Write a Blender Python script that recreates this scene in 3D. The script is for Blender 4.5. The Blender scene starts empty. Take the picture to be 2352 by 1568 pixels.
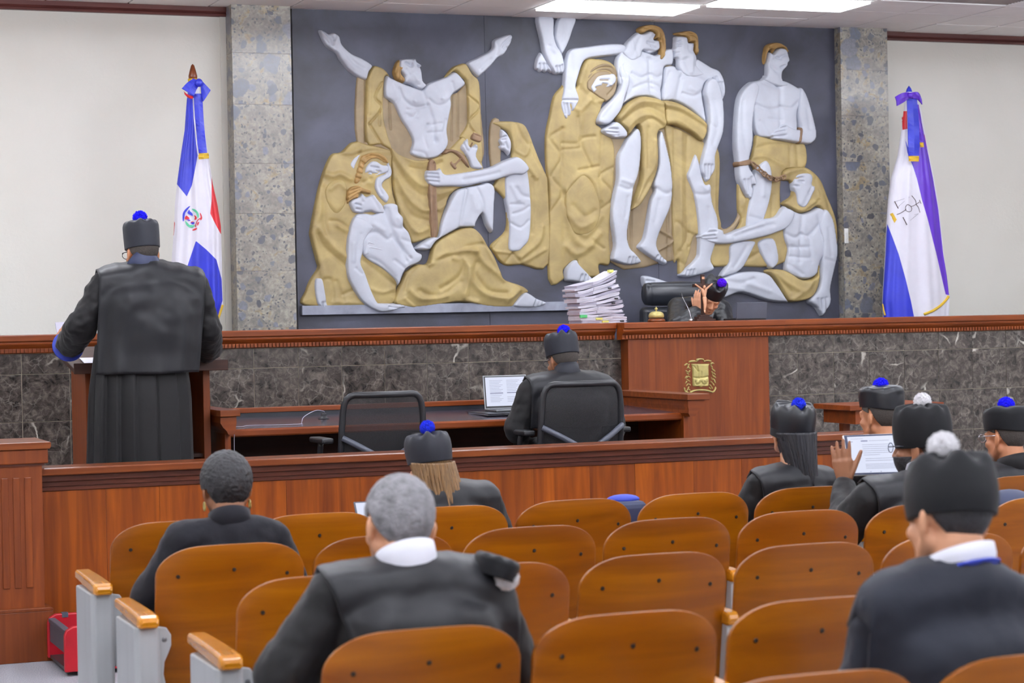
import bpy, bmesh, math, random
import numpy as np
from mathutils import Vector, Matrix, Euler, noise as mnoise
from mathutils.bvhtree import BVHTree

random.seed(7); np.random.seed(7)
SC = bpy.context.scene
COL = SC.collection
PI = math.pi

# ------------------------------------------------------------------ camera, exposure
EYE = np.array([0.0, 0.0, 1.62])
FPX, YAW, PITCH, ROLL = 4850.0, 0.375, 0.0102, 0.0196
_F = np.array([math.sin(YAW)*math.cos(PITCH), math.cos(YAW)*math.cos(PITCH), -math.sin(PITCH)])
_h = np.array([math.cos(YAW), -math.sin(YAW), 0.0])
_u = np.cross(_h, _F)
_R = math.cos(ROLL)*_h - math.sin(ROLL)*_u
_U = math.sin(ROLL)*_h + math.cos(ROLL)*_u
cam = bpy.data.cameras.new('camera')
cam.sensor_width = 36.0
cam.lens = 36.0*FPX/2352.0
cam.clip_start = 0.1; cam.clip_end = 100
cam.dof.use_dof = True
cam.dof.focus_distance = 12.3
cam.dof.aperture_fstop = 5.0
camo = bpy.data.objects.new('camera', cam); COL.objects.link(camo)
camo.matrix_world = Matrix(((_R[0], _U[0], -_F[0], EYE[0]), (_R[1], _U[1], -_F[1], EYE[1]), (_R[2], _U[2], -_F[2], EYE[2]), (0, 0, 0, 1)))
SC.camera = camo
vs = SC.view_settings
SC.display_settings.display_device = 'sRGB'
vs.view_transform = 'Standard'; vs.look = 'None'; vs.gamma = 1.0; vs.use_curve_mapping = False
vs.exposure = 0.12
LAMP = 26.0          # radiance of the added hanging box lights; recessed panels take a fraction
wd = bpy.data.worlds.new('world'); SC.world = wd; wd.use_nodes = True
wd.node_tree.nodes['Background'].inputs[0].default_value = (0.75, 0.8, 0.9, 1)
wd.node_tree.nodes['Background'].inputs[1].default_value = 0.1
SC.cycles.max_bounces = 8; SC.cycles.diffuse_bounces = 5; SC.cycles.glossy_bounces = 3
SC.cycles.sample_clamp_indirect = 6.0
SC.cycles.caustics_reflective = False; SC.cycles.caustics_refractive = False

# points of the photograph (2352 x 1568) carried into the room along their sight line to a wall / table / person plane
def ray(x, y): return _F*FPX + _R*(x-1176.0) - _U*(y-784.0)
def atY(x, y, Y):
    d = ray(x, y); return EYE + d*(Y/d[1])
def atZ(x, y, Z):
    d = ray(x, y); return EYE + d*((Z-EYE[2])/d[2])
def proj(P):
    P = np.asarray(P, float) - EYE; z = P@_F
    return np.stack([1176 + FPX*(P@_R)/z, 784 - FPX*(P@_U)/z], -1)

# ------------------------------------------------------------------ materials
def lin(c):
    return tuple(((v/255)/12.92 if v/255 <= 0.04045 else ((v/255+0.055)/1.055)**2.4) for v in c) + (1.0,)
class N:
    def __init__(s, name):
        s.m = bpy.data.materials.new(name); s.m.use_nodes = True
        s.t = s.m.node_tree; s.b = s.t.nodes['Principled BSDF']
    def n(s, typ, **kw):
        x = s.t.nodes.new(typ)
        for k, v in kw.items():
            if k in x.inputs: x.inputs[k].default_value = v
            else: setattr(x, k, v)
        return x
    def l(s, a, b): s.t.links.new(a, b)
    def coord(s, scale=(1, 1, 1), world=False, rnd=0.0):
        if world: o = s.n('ShaderNodeNewGeometry').outputs['Position']
        else: o = s.n('ShaderNodeTexCoord').outputs['Object']
        mp = s.n('ShaderNodeMapping'); mp.inputs['Scale'].default_value = scale
        s.l(o, mp.inputs['Vector'])
        if rnd:
            oi = s.n('ShaderNodeObjectInfo'); mu = s.n('ShaderNodeMath', operation='MULTIPLY'); mu.inputs[1].default_value = rnd
            s.l(oi.outputs['Random'], mu.inputs[0]); s.l(mu.outputs[0], mp.inputs['Location'])
        return mp.outputs['Vector']
    def noise(s, vec, scale, detail=4, dist=0.0, rough=0.55):
        x = s.n('ShaderNodeTexNoise'); x.inputs['Scale'].default_value = scale; x.inputs['Detail'].default_value = detail
        x.inputs['Distortion'].default_value = dist; x.inputs['Roughness'].default_value = rough
        s.l(vec, x.inputs['Vector']); return x.outputs['Fac']
    def ramp(s, fac, stops, interp='LINEAR'):
        r = s.n('ShaderNodeValToRGB'); e = r.color_ramp; e.interpolation = interp
        while len(e.elements) < len(stops): e.elements.new(0.5)
        for k, (p, c) in enumerate(stops): e.elements[k].position = p; e.elements[k].color = c
        s.l(fac, r.inputs['Fac']); return r.outputs['Color']
    def mix(s, fac, a, b, mode='MIX'):
        x = s.n('ShaderNodeMix', data_type='RGBA', blend_type=mode)
        for v, i in ((fac, 0), (a, 6), (b, 7)):
            if hasattr(v, 'links'): s.l(v, x.inputs[i])
            else: x.inputs[i].default_value = v
        return x.outputs[2]
    def bump(s, h, strength, dist=0.01):
        x = s.n('ShaderNodeBump'); x.inputs['Strength'].default_value = strength; x.inputs['Distance'].default_value = dist
        s.l(h, x.inputs['Height']); s.l(x.outputs[0], s.b.inputs['Normal'])
    def fin(s, col=None, rough=0.5, metal=0.0, coat=0.0, spec=0.5, sheen=0.0):
        if col is not None:
            if hasattr(col, 'links'): s.l(col, s.b.inputs['Base Color'])
            else: s.b.inputs['Base Color'].default_value = col
        s.b.inputs['Roughness'].default_value = rough; s.b.inputs['Metallic'].default_value = metal
        s.b.inputs['Coat Weight'].default_value = coat; s.b.inputs['Coat Roughness'].default_value = 0.15
        s.b.inputs['Specular IOR Level'].default_value = spec
        if sheen: s.b.inputs['Sheen Weight'].default_value = sheen
        return s.m
def sc(c, k): return (c[0]*k, c[1]*k, c[2]*k, 1)
def plain(name, rgb, rough=0.5, metal=0.0, coat=0.0, var=0.12, scale=8, bump=0.0, bscale=None, spec=0.5, sheen=0.0, stretch=(1, 1, 1)):
    m = N(name); c = lin(rgb); v = m.coord(stretch)
    col = m.ramp(m.noise(v, scale), [(0.3, sc(c, 1-var)), (0.7, sc(c, 1+var))])
    if bump: m.bump(m.noise(v, bscale or scale*4, 3), bump)
    return m.fin(col, rough, metal, coat, spec, sheen)
def wood(name, dark, light, rough=0.35, coat=0.3, axis='z', scale=3.0, rnd=7.0, red=None, spec=0.32):
    m = N(name); s = {'x': (0.5, 9, 9), 'y': (9, 0.5, 9), 'z': (9, 9, 0.5)}[axis]
    v = m.coord(s, rnd=rnd)
    f = m.noise(v, scale, 6, 0.6)
    col = m.ramp(f, [(0.28, lin(dark)), (0.5, lin(tuple((a+b)/2 for a, b in zip(dark, light)))), (0.72, lin(light))])
    big = m.noise(m.coord((1, 1, 1), rnd=rnd), 2.2, 2)
    col = m.mix(m.ramp(big, [(0.35, (0, 0, 0, 1)), (0.75, (0.5, 0.5, 0.5, 1))]), col, lin(red or dark))
    oi = m.n('ShaderNodeObjectInfo'); hv = m.n('ShaderNodeHueSaturation')
    mr = m.n('ShaderNodeMapRange'); mr.inputs['To Min'].default_value = 0.88; mr.inputs['To Max'].default_value = 1.12
    m.l(oi.outputs['Random'], mr.inputs['Value']); m.l(mr.outputs[0], hv.inputs['Value']); m.l(col, hv.inputs['Color'])
    m.bump(m.noise(v, scale*3, 3), 0.03)
    return m.fin(hv.outputs['Color'], rough, 0, coat, spec)

M = {}
M['wood_red'] = wood('wood_red', (98, 41, 8), (142, 69, 20), axis='x', rough=0.42, coat=0.1)
M['wood_red_v'] = wood('wood_red_v', (98, 42, 10), (132, 64, 18), axis='z', rough=0.45, coat=0.08)
M['wood_rail'] = wood('wood_rail', (98, 38, 0), (164, 82, 2), axis='z', rough=0.4, coat=0.06, scale=2.0, red=(130, 62, 16))
M['wood_railcap'] = wood('wood_railcap', (96, 42, 12), (134, 70, 30), axis='x', rough=0.34, coat=0.2)
M['wood_raildark'] = wood('wood_raildark', (66, 26, 14), (98, 46, 26), axis='x', rough=0.4, coat=0.25)
M['wood_seat'] = wood('wood_seat', (108, 54, 0), (156, 92, 0), axis='x', rough=0.36, coat=0.14, scale=1.2, red=(116, 56, 2))
M['wood_arm'] = wood('wood_arm', (176, 106, 14), (216, 146, 34), axis='y', rough=0.25, coat=0.6, scale=2)
M['wood_trim'] = wood('wood_trim', (74, 36, 34), (96, 52, 46), axis='x', rough=0.5, coat=0.1)
M['wood_dark'] = wood('wood_dark', (42, 20, 14), (64, 34, 24), axis='x', rough=0.5, coat=0.1)
M['metal_gray'] = plain('metal_gray', (172, 174, 176), 0.42, 0.0, 0.2, 0.05, 3, stretch=(6, 6, 0.7))
M['steel'] = plain('steel', (150, 152, 155), 0.3, 0.9)
M['chrome'] = plain('chrome', (200, 200, 205), 0.15, 1.0)
M['black_plastic'] = plain('black_plastic', (34, 35, 39), 0.4)
M['grey_plastic'] = plain('grey_plastic', (72, 76, 88), 0.45)
M['screw'] = plain('screw', (40, 32, 26), 0.5, 0.5)
M['brass'] = plain('brass', (192, 178, 112), 0.4, 0.35, 0, 0.14, 30)
M['copper'] = plain('copper', (216, 164, 130), 0.4, 0.1)
M['paper'] = plain('paper', (226, 224, 236), 0.8, var=0.04)
M['paper_grey'] = plain('paper_grey', (198, 194, 210), 0.8, var=0.05)
M['yellow_note'] = plain('yellow_note', (226, 222, 120), 0.7)
M['green_note'] = plain('green_note', (80, 180, 110), 0.7)
M['leather'] = plain('leather', (36, 39, 46), 0.32, var=0.15, scale=20, bump=0.05, bscale=160)
M['robe'] = plain('robe', (12, 11, 14), 0.62, spec=0.3, var=0.12, scale=6, bump=0.12, bscale=30, sheen=0.06)
M['yoke'] = plain('yoke', (14, 15, 21), 0.5, spec=0.35, var=0.1, scale=5, bump=0.10, bscale=22, sheen=0.06)
M['jacket'] = plain('jacket', (18, 18, 26), 0.75, spec=0.25, var=0.08, scale=12, bump=0.1, bscale=60, sheen=0.08)
M['suit'] = plain('suit', (29, 32, 42), 0.7, spec=0.25, var=0.10, scale=4, bump=0.1, bscale=40, sheen=0.06)
M['satin'] = plain('satin', (20, 22, 28), 0.36, var=0.15, scale=8, bump=0.08, bscale=18)
M['cap_grey'] = plain('cap_grey', (31, 33, 42), 0.55, spec=0.3, var=0.1, scale=9, bump=0.1, bscale=30, sheen=0.05)
M['cap_black'] = plain('cap_black', (9, 10, 15), 0.65, spec=0.25, var=0.12, scale=9, bump=0.1, bscale=30, sheen=0.05)
M['cap_velvet'] = plain('cap_velvet', (18, 18, 20), 0.9)
M['shirt'] = plain('shirt', (226, 226, 236), 0.8, var=0.03)
M['blue_trim'] = plain('blue_trim', (40, 60, 170), 0.55)
M['navy'] = plain('navy', (36, 44, 74), 0.6)
M['pom_blue'] = plain('pom_blue', (30, 52, 214), 0.9, var=0.35, scale=90)
M['pom_bright'] = plain('pom_bright', (24, 16, 232), 0.9, var=0.3, scale=90)
M['pom_purple'] = plain('pom_purple', (92, 10, 222), 0.9, var=0.3, scale=90)
M['pom_white'] = plain('pom_white', (232, 230, 232), 0.95, var=0.06, scale=90)
M['skin_tan'] = plain('skin_tan', (190, 128, 92), 0.5, var=0.08, scale=14)
M['skin_light'] = plain('skin_light', (206, 150, 116), 0.5, var=0.08, scale=14)
M['skin_brown'] = plain('skin_brown', (146, 98, 70), 0.5, var=0.1, scale=14)
M['skin_dark'] = plain('skin_dark', (92, 62, 46), 0.45, var=0.1, scale=14)
M['hair_black'] = plain('hair_black', (30, 29, 33), 0.55, var=0.3, scale=60, bump=0.5, bscale=150)
M['hair_sleek'] = plain('hair_sleek', (34, 34, 40), 0.34, var=0.35, scale=10, bump=0.35, bscale=60, stretch=(22, 22, 1))
M['hair_brown'] = plain('hair_brown', (128, 98, 64), 0.38, var=0.45, scale=9, bump=0.35, bscale=60, stretch=(22, 22, 1))
M['hair_short'] = plain('hair_short', (60, 54, 50), 0.8, var=0.2, scale=80, bump=0.3, bscale=200)
M['hair_grey'] = plain('hair_grey', (128, 126, 130), 0.75, var=0.4, scale=26, bump=0.5, bscale=160)
M['red_plastic'] = plain('red_plastic', (176, 16, 34), 0.35)
M['gold_cloth'] = plain('gold_cloth', (214, 176, 50), 0.6, bump=0.4, bscale=120)
M['flag_white'] = plain('flag_white', (228, 226, 238), 0.5, var=0.03)
M['flag_blue'] = plain('flag_blue', (42, 52, 190), 0.42, var=0.1)
M['flag_red'] = plain('flag_red', (204, 32, 44), 0.42, var=0.1)
M['flag_purple'] = plain('flag_purple', (92, 44, 188), 0.42, var=0.1)
M['flag_green'] = plain('flag_green', (90, 190, 150), 0.5)
M['white_plastic'] = plain('white_plastic', (232, 232, 228), 0.4)
M['desk_top'] = plain('desk_top', (66, 58, 70), 0.22, var=0.1, scale=3, stretch=(1, 6, 1), coat=0.4)
def emit(name, rgb, k):
    m = N(name); m.b.inputs['Base Color'].default_value = (0.05, 0.05, 0.05, 1)
    m.b.inputs['Emission Color'].default_value = lin(rgb); m.b.inputs['Emission Strength'].default_value = k
    return m.m
M['lamp'] = emit('lamp', (238, 244, 255), LAMP)
M['lamp_front'] = emit('lamp_front', (244, 248, 255), LAMP*0.3)
M['uplight'] = emit('uplight', (244, 247, 255), LAMP*2.2)  # upward glow added on the unseen boxes to brighten ceiling and upper walls
M['screen'] = emit('screen', (226, 232, 255), 0.75)
M['screen_text'] = plain('screen_text', (120, 124, 150), 0.6)
def m_wall():
    m = N('wall_plaster'); v = m.coord((1, 1, 1), True)
    col = m.ramp(m.noise(v, 1.2, 2), [(0.3, lin((224, 221, 212))), (0.7, lin((230, 228, 220)))])
    m.bump(m.noise(v, 45, 4), 0.35, 0.006); return m.fin(col, 0.75)
M['wall'] = m_wall()
def m_mural(name, a, b, scale, rough):
    m = N(name); v = m.coord((1, 1, 1), True)
    f = m.noise(v, scale, 6, 0.4); col = m.ramp(f, [(0.32, lin(a)), (0.68, lin(b))])
    m.bump(m.noise(v, 90, 3), 0.12, 0.004); return m.fin(col, rough)
M['mural_ground'] = m_mural('mural_ground', (44, 45, 55), (70, 72, 90), 2.4, 0.5)
M['mural_ledge'] = m_mural('mural_ledge', (120, 122, 136), (160, 164, 180), 5, 0.5)  # paler than the ground; the light its top catches is put into the colour
M['mural_white'] = m_mural('mural_white', (184, 187, 198), (200, 204, 215), 4, 0.45)
M['mural_gold'] = m_mural('mural_gold', (148, 128, 84), (182, 161, 106), 5, 0.5)
M['mural_bronze'] = m_mural('mural_bronze', (126, 108, 82), (156, 136, 104), 5, 0.5)
M['mural_hair'] = m_mural('mural_hair', (146, 112, 64), (180, 146, 92), 12, 0.55)
M['mural_wood'] = m_mural('mural_wood', (118, 92, 70), (142, 114, 88), 12, 0.6)
def m_marble():
    m = N('marble_dark'); v = m.coord((1, 1, 1), True, rnd=9)
    base = m.ramp(m.noise(v, 17, 10, 0.7, 0.72), [(0.36, lin((30, 26, 25))), (0.5, lin((66, 59, 55))), (0.66, lin((106, 98, 91)))])
    def vein(scale, w, dist, c0):
        wn = m.n('ShaderNodeTexNoise'); wn.inputs['Scale'].default_value = scale*1.6; wn.inputs['Detail'].default_value = 5; m.l(v, wn.inputs['Vector'])
        ed = m.n('ShaderNodeTexVoronoi', feature='DISTANCE_TO_EDGE'); ed.inputs['Scale'].default_value = scale; m.l(m.mix(dist, v, wn.outputs['Color']), ed.inputs['Vector'])
        return m.ramp(ed.outputs['Distance'], [(0.0, (c0, c0, c0, 1)), (w, (c0*0.7, c0*0.7, c0*0.7, 1)), (w*2, (0, 0, 0, 1))])
    gate = m.ramp(m.noise(v, 3.1, 2), [(0.56, (0, 0, 0, 1)), (0.68, (1, 1, 1, 1))])
    a = m.mix(1.0, vein(3.4, 0.012, 0.13, 0.9), gate, 'MULTIPLY')
    col = m.mix(a, base, lin((205, 198, 186)))
    gate2 = m.ramp(m.noise(v, 6, 2), [(0.42, (0, 0, 0, 1)), (0.6, (1, 1, 1, 1))])
    b = m.mix(1.0, vein(13, 0.02, 0.06, 0.24), gate2, 'MULTIPLY')
    col = m.mix(b, col, lin((170, 164, 156)))
    return m.fin(col, 0.22, 0, 0.1)
M['marble'] = m_marble()
def m_breccia():
    m = N('breccia_stone'); v = m.coord((1, 1, 1), True, rnd=11)
    w = m.n('ShaderNodeTexNoise'); w.inputs['Scale'].default_value = 9; w.inputs['Detail'].default_value = 4; m.l(v, w.inputs['Vector'])
    vv = m.mix(0.09, v, w.outputs['Color'])
    col = m.ramp(m.noise(vv, 7, 8, 1.0, 0.7), [(0.3, lin((104, 101, 98))), (0.45, lin((146, 140, 130))), (0.56, lin((172, 166, 152))), (0.64, lin((160, 140, 102))), (0.75, lin((132, 130, 130)))])
    def clasts(scale, r, thr, cols):
        vo = m.n('ShaderNodeTexVoronoi'); vo.inputs['Scale'].default_value = scale; m.l(vv, vo.inputs['Vector'])
        se = m.n('ShaderNodeSeparateColor'); m.l(vo.outputs['Color'], se.inputs[0])
        a_ = m.ramp(vo.outputs['Distance'], [(r-0.05, (1, 1, 1, 1)), (r, (0, 0, 0, 1))]); b_ = m.ramp(se.outputs[0], [(thr, (0, 0, 0, 1)), (thr+0.02, (1, 1, 1, 1))])
        return m.mix(1.0, a_, b_, 'MULTIPLY'), m.ramp(se.outputs[1], [(0.2, lin(cols[0])), (0.5, lin(cols[1])), (0.8, lin(cols[2]))])
    for args in ((40, 0.36, 0.35, ((88, 90, 98), (70, 72, 78), (134, 130, 126))), (15, 0.40, 0.55, ((92, 96, 110), (66, 68, 76), (128, 130, 142))), (5.5, 0.42, 0.72, ((104, 110, 128), (84, 90, 106), (136, 138, 150)))):
        k, c = clasts(*args); col = m.mix(k, col, c)
    col = m.mix(m.ramp(m.noise(v, 40, 6, 0.5), [(0.4, (0.5, 0.5, 0.5, 1)), (0.62, (0, 0, 0, 1))]), col, lin((96, 94, 94)))
    return m.fin(col, 0.3, 0, 0.1)
M['breccia'] = m_breccia()
def m_carpet():
    m = N('carpet'); v = m.coord((1, 1, 1), True)
    col = m.ramp(m.noise(v, 220, 3), [(0.35, lin((120, 120, 127))), (0.65, lin((178, 176, 182)))])
    m.bump(m.noise(v, 300, 2), 0.4); return m.fin(col, 0.95)
M['carpet'] = m_carpet()
M['ceiling_tile'] = plain('ceiling_tile', (244, 240, 238), 0.9, var=0.03, scale=3, bump=0.1, bscale=120)
M['grout'] = plain('grout', (200, 188, 166), 0.8)
M['grid_metal'] = plain('grid_metal', (150, 140, 136), 0.6)
def m_mesh():
    m = N('chair_mesh'); v = m.coord((1, 1, 1)); c = m.n('ShaderNodeTexChecker'); c.inputs['Scale'].default_value = 330; m.l(v, c.inputs['Vector'])
    m.fin(lin((28, 28, 32)), 0.6)
    tr = m.n('ShaderNodeBsdfTransparent'); mx = m.n('ShaderNodeMixShader'); out = m.t.nodes['Material Output']
    mr = m.n('ShaderNodeMapRange'); mr.inputs['To Min'].default_value = 0.72; mr.inputs['To Max'].default_value = 0.95
    m.l(c.outputs['Fac'], mr.inputs['Value']); m.l(mr.outputs[0], mx.inputs[0]); m.l(tr.outputs[0], mx.inputs[1]); m.l(m.b.outputs[0], mx.inputs[2])
    m.l(mx.outputs[0], out.inputs['Surface']); return m.m
M['chair_mesh'] = m_mesh()
M['glass'] = plain('glass', (150, 165, 190), 0.05); M['glass'].node_tree.nodes['Principled BSDF'].inputs['Transmission Weight'].default_value = 0.8

# ------------------------------------------------------------------ mesh building
class MB:
    def __init__(s): s.v = []; s.f = []; s.mi = []
    def add(s, vs, fs, mi=0):
        o = len(s.v); s.v += [tuple(map(float, p)) for p in vs]; s.f += [tuple(i+o for i in f) for f in fs]; s.mi += [mi]*len(fs); return s
    def box(s, x0, x1, y0, y1, z0, z1, mi=0):
        return s.add([(x0, y0, z0), (x1, y0, z0), (x1, y1, z0), (x0, y1, z0), (x0, y0, z1), (x1, y0, z1), (x1, y1, z1), (x0, y1, z1)],
                     [(0, 3, 2, 1), (4, 5, 6, 7), (0, 1, 5, 4), (1, 2, 6, 5), (2, 3, 7, 6), (3, 0, 4, 7)], mi)
    def prism(s, poly, axis, a, b, mi=0):
        # poly of 2D points extruded along axis from a to b; (x: poly=(y,z)), (y: poly=(x,z)), (z: poly=(x,y))
        n = len(poly)
        def P(p, t): return {'x': (t, p[0], p[1]), 'y': (p[0], t, p[1]), 'z': (p[0], p[1], t)}[axis]
        return s.add([P(p, a) for p in poly]+[P(p, b) for p in poly],
                     [tuple(range(n))[::-1], tuple(range(n, 2*n))]+[(i, (i+1) % n, n+(i+1) % n, n+i) for i in range(n)], mi)
    def rings(s, rings, cap=True, mi=0, closed=True):
        n = len(rings[0]); vs_ = [p for r in rings for p in r]; fs = []
        for k in range(len(rings)-1):
            for i in range(n if closed else n-1):
                j = (i+1) % n; fs.append((k*n+i, k*n+j, (k+1)*n+j, (k+1)*n+i))
        if cap and closed:
            fs.append(tuple(range(n))[::-1]); fs.append(tuple(range((len(rings)-1)*n, len(rings)*n)))
        return s.add(vs_, fs, mi)
    def tube(s, pts, r, n=10, mi=0):
        pts = [Vector(p) for p in pts]; R = r if hasattr(r, '__len__') else [r]*len(pts); rg = []
        up = Vector((0.13, 0.21, 0.97))
        for i, p in enumerate(pts):
            d = (pts[min(i+1, len(pts)-1)]-pts[max(i-1, 0)]).normalized()
            a = d.cross(up)
            if a.length < 0.05: a = d.cross(Vector((1, 0, 0)))
            a.normalize(); b = d.cross(a)
            rg.append([p+(a*math.cos(t)+b*math.sin(t))*R[i] for t in np.linspace(0, 2*PI, n, endpoint=False)])
        return s.rings(rg, True, mi)
    def lathe(s, c, prof, n=24, mi=0, axis=None):
        Rm = Matrix.Identity(3) if axis is None else Vector((0, 0, 1)).rotation_difference(Vector(axis)).to_matrix()
        c = Vector(c); rg = []
        for r, z in prof:
            rg.append([c+Rm@Vector((max(r, 1e-4)*math.cos(t), max(r, 1e-4)*math.sin(t), z)) for t in np.linspace(0, 2*PI, n, endpoint=False)])
        return s.rings(rg, True, mi)
    def ell(s, c, r, rot=None, n=16, m=10, mi=0):
        c = Vector(c); Rm = rot or Matrix.Identity(3); rg = []
        for k in range(m+1):
            p = -PI/2+PI*k/m; q = max(math.cos(p), 1e-3)
            rg.append([c+Rm@Vector((r[0]*q*math.cos(t), r[1]*q*math.sin(t), r[2]*math.sin(p))) for t in np.linspace(0, 2*PI, n, endpoint=False)])
        return s.rings(rg, True, mi)
    def caps(s, a, ra, b, rb, n=14):
        a = Vector(a); b = Vector(b); d = b-a; L = max(d.length, 1e-5); d.normalize()
        rg = []; prof = [(ra*math.cos(t), ra*math.sin(t)) for t in np.linspace(-PI/2, 0, 5)]+[(rb*math.cos(t), L+rb*math.sin(t)) for t in np.linspace(0, PI/2, 5)]
        return s.lathe(a, prof, n, 0, d)
    def grid(s, fn, nu, nv, mi=0):
        vs_ = [fn(i/nu, j/nv) for j in range(nv+1) for i in range(nu+1)]
        fs = [(j*(nu+1)+i, j*(nu+1)+i+1, (j+1)*(nu+1)+i+1, (j+1)*(nu+1)+i) for j in range(nv) for i in range(nu)]
        return s.add(vs_, fs, mi)
    def mesh(s, name, mats, smooth=False):
        me = bpy.data.meshes.new(name); me.from_pydata(s.v, [], s.f)
        for m in (mats if isinstance(mats, (list, tuple)) else [mats]): me.materials.append(m)
        me.polygons.foreach_set('material_index', s.mi)
        if smooth: me.polygons.foreach_set('use_smooth', [True]*len(s.f))
        bm = bmesh.new(); bm.from_mesh(me); bmesh.ops.recalc_face_normals(bm, faces=bm.faces); bm.to_mesh(me); bm.free()
        return me
    def obj(s, name, mats, parent=None, smooth=False, bevel=0.0, solid=0.0, sub=0, kind=None, seg=2):
        return mkobj(name, s.mesh(name, mats, smooth), parent, bevel, solid, sub, kind, seg)
def mkobj(name, me, parent=None, bevel=0.0, solid=0.0, sub=0, kind=None, seg=2):
    o = bpy.data.objects.new(name, me); COL.objects.link(o)
    if parent is not None:
        o.parent = parent
        if parent.type == 'EMPTY': o.matrix_parent_inverse = (Matrix.Translation(parent.location) @ parent.rotation_euler.to_matrix().to_4x4()).inverted()
    if solid:
        m = o.modifiers.new('solid', 'SOLIDIFY'); m.thickness = solid; m.offset = 0
    if sub:
        m = o.modifiers.new('sub', 'SUBSURF'); m.levels = sub; m.render_levels = sub
    if bevel:
        m = o.modifiers.new('bevel', 'BEVEL'); m.width = bevel; m.segments = seg; m.limit_method = 'ANGLE'; m.angle_limit = 0.7; m.harden_normals = False
    if kind: o['kind'] = kind
    return o
def tag(o, label, cat, group=None):
    o['label'] = label; o['category'] = cat
    if group: o['group'] = group
    return o
def thing(name, label, cat, loc, group=None):
    o = bpy.data.objects.new(name, None); COL.objects.link(o); o.location = Vector(tuple(map(float, loc))); o.empty_display_size = 0.1
    return tag(o, label, cat, group)
def struct(name, mb, m, **kw):
    o = mb.obj(name, m, **kw); o['kind'] = 'structure'; return o
def dup(root, loc, label=None, group=None, scale=None):
    r = root.copy(); COL.objects.link(r); r.location = Vector(loc)
    if scale: r.scale = scale
    if label: r['label'] = label
    if group: r['group'] = group
    for ch in list(root.children):
        c = ch.copy(); COL.objects.link(c); c.parent = r; c.matrix_parent_inverse = ch.matrix_parent_inverse.copy()
        for g in ch.children:
            d = g.copy(); COL.objects.link(d); d.parent = c; d.matrix_parent_inverse = g.matrix_parent_inverse.copy()
    return r
def spline(pts, n=6, closed=False):
    P = [np.array(p, float) for p in pts]; out = []; L = len(P)
    for i in range(L if closed else L-1):
        p0, p1, p2, p3 = (P[(i-1) % L], P[i], P[(i+1) % L], P[(i+2) % L]) if closed else (P[max(i-1, 0)], P[i], P[i+1], P[min(i+2, L-1)])
        for t in np.arange(n)/n:
            out.append(0.5*((2*p1)+(-p0+p2)*t+(2*p0-5*p1+4*p2-p3)*t*t+(-p0+3*p1-3*p2+p3)*t**3))
    if not closed: out.append(P[-1])
    return np.array(out)

# ------------------------------------------------------------------ the room
CEIL = 3.995; YW = 15.4; WELL = 0.30
struct('floor', MB().box(-3, 13.5, -5, 10.62, -0.1, 0), M['carpet'])
struct('floor_well', MB().box(-3, 13.5, 10.62, 15.6, -0.1, WELL), M['carpet'])
struct('wall_front_left', MB().box(-3, 3.86, 15.5, 15.6, 0, CEIL+0.1), M['wall'])
struct('wall_front_right', MB().box(9.45, 13.5, 15.5, 15.6, 0, CEIL+0.1), M['wall'])
struct('wall_front_center', MB().box(3.8, 9.5, 15.48, 15.6, 0, CEIL+0.1), M['wall'])
struct('wall_left', MB().box(-3.1, -3, -5, 15.6, 0, CEIL+0.1), M['wall'])
struct('wall_right', MB().box(13.5, 13.6, -5, 15.6, 0, CEIL+0.1), M['wall'])
struct('wall_back', MB().box(-3, 13.5, -5.1, -5, 0, CEIL+0.1), M['wall'])
for nm, a, b in (('trim_1', -3, 3.842), ('trim_2', 9.456, 13.5)):
    mb = MB().prism([(15.5, 3.925), (15.455, 3.925), (15.45, 3.94), (15.462, 3.95), (15.452, 3.962), (15.445, CEIL+0.006), (15.5, CEIL+0.006)], 'x', a, b)
    struct(nm, mb, M['wood_trim'])
# ceiling: dark grid, single tiles over the part in view, a plain slab behind
ceil = struct('ceiling', MB().box(-3, 13.5, -5, 15.6, CEIL+0.03, CEIL+0.12), M['grid_metal'])
ROWS = [15.4, 14.95, 14.45, 13.95, 13.45]
GX = [4.907+0.6*k for k in range(-6, 12)]
def lit(x, y): return any(abs(x-a) < 0.01 and abs(y-b) < 0.01 for a, b in ((6.107, 14.95), (6.707, 14.95), (7.307, 14.45), (7.907, 14.45)))
def vent_at(x, y): return abs(x-8.507) < 0.02 and abs(y-13.95) < 0.01
for r in range(4):
    y1, y0 = ROWS[r], ROWS[r+1]
    if r == 0: y1 = 15.5
    me = MB().box(0.007, 0.593, y0-15+0.007, y1-15-0.007, 0, 0.02).mesh('ceiling_tile', M['ceiling_tile'])
    for x in GX:
        if lit(x, ROWS[r]) or (vent_at(x-0.6, ROWS[r]) or vent_at(x, ROWS[r])): continue
        o = mkobj('ceiling_tile', me, ceil); o.location = (x, 15.0, CEIL + random.uniform(-0.002, 0.002))
struct('ceiling_slab', MB().box(-3, 13.5, -5, 13.45, CEIL, CEIL+0.03).box(-3, GX[0], 13.45, 15.5, CEIL, CEIL+0.03).box(GX[-1]+0.6, 13.5, 13.45, 15.5, CEIL, CEIL+0.03), M['ceiling_tile'])
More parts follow.
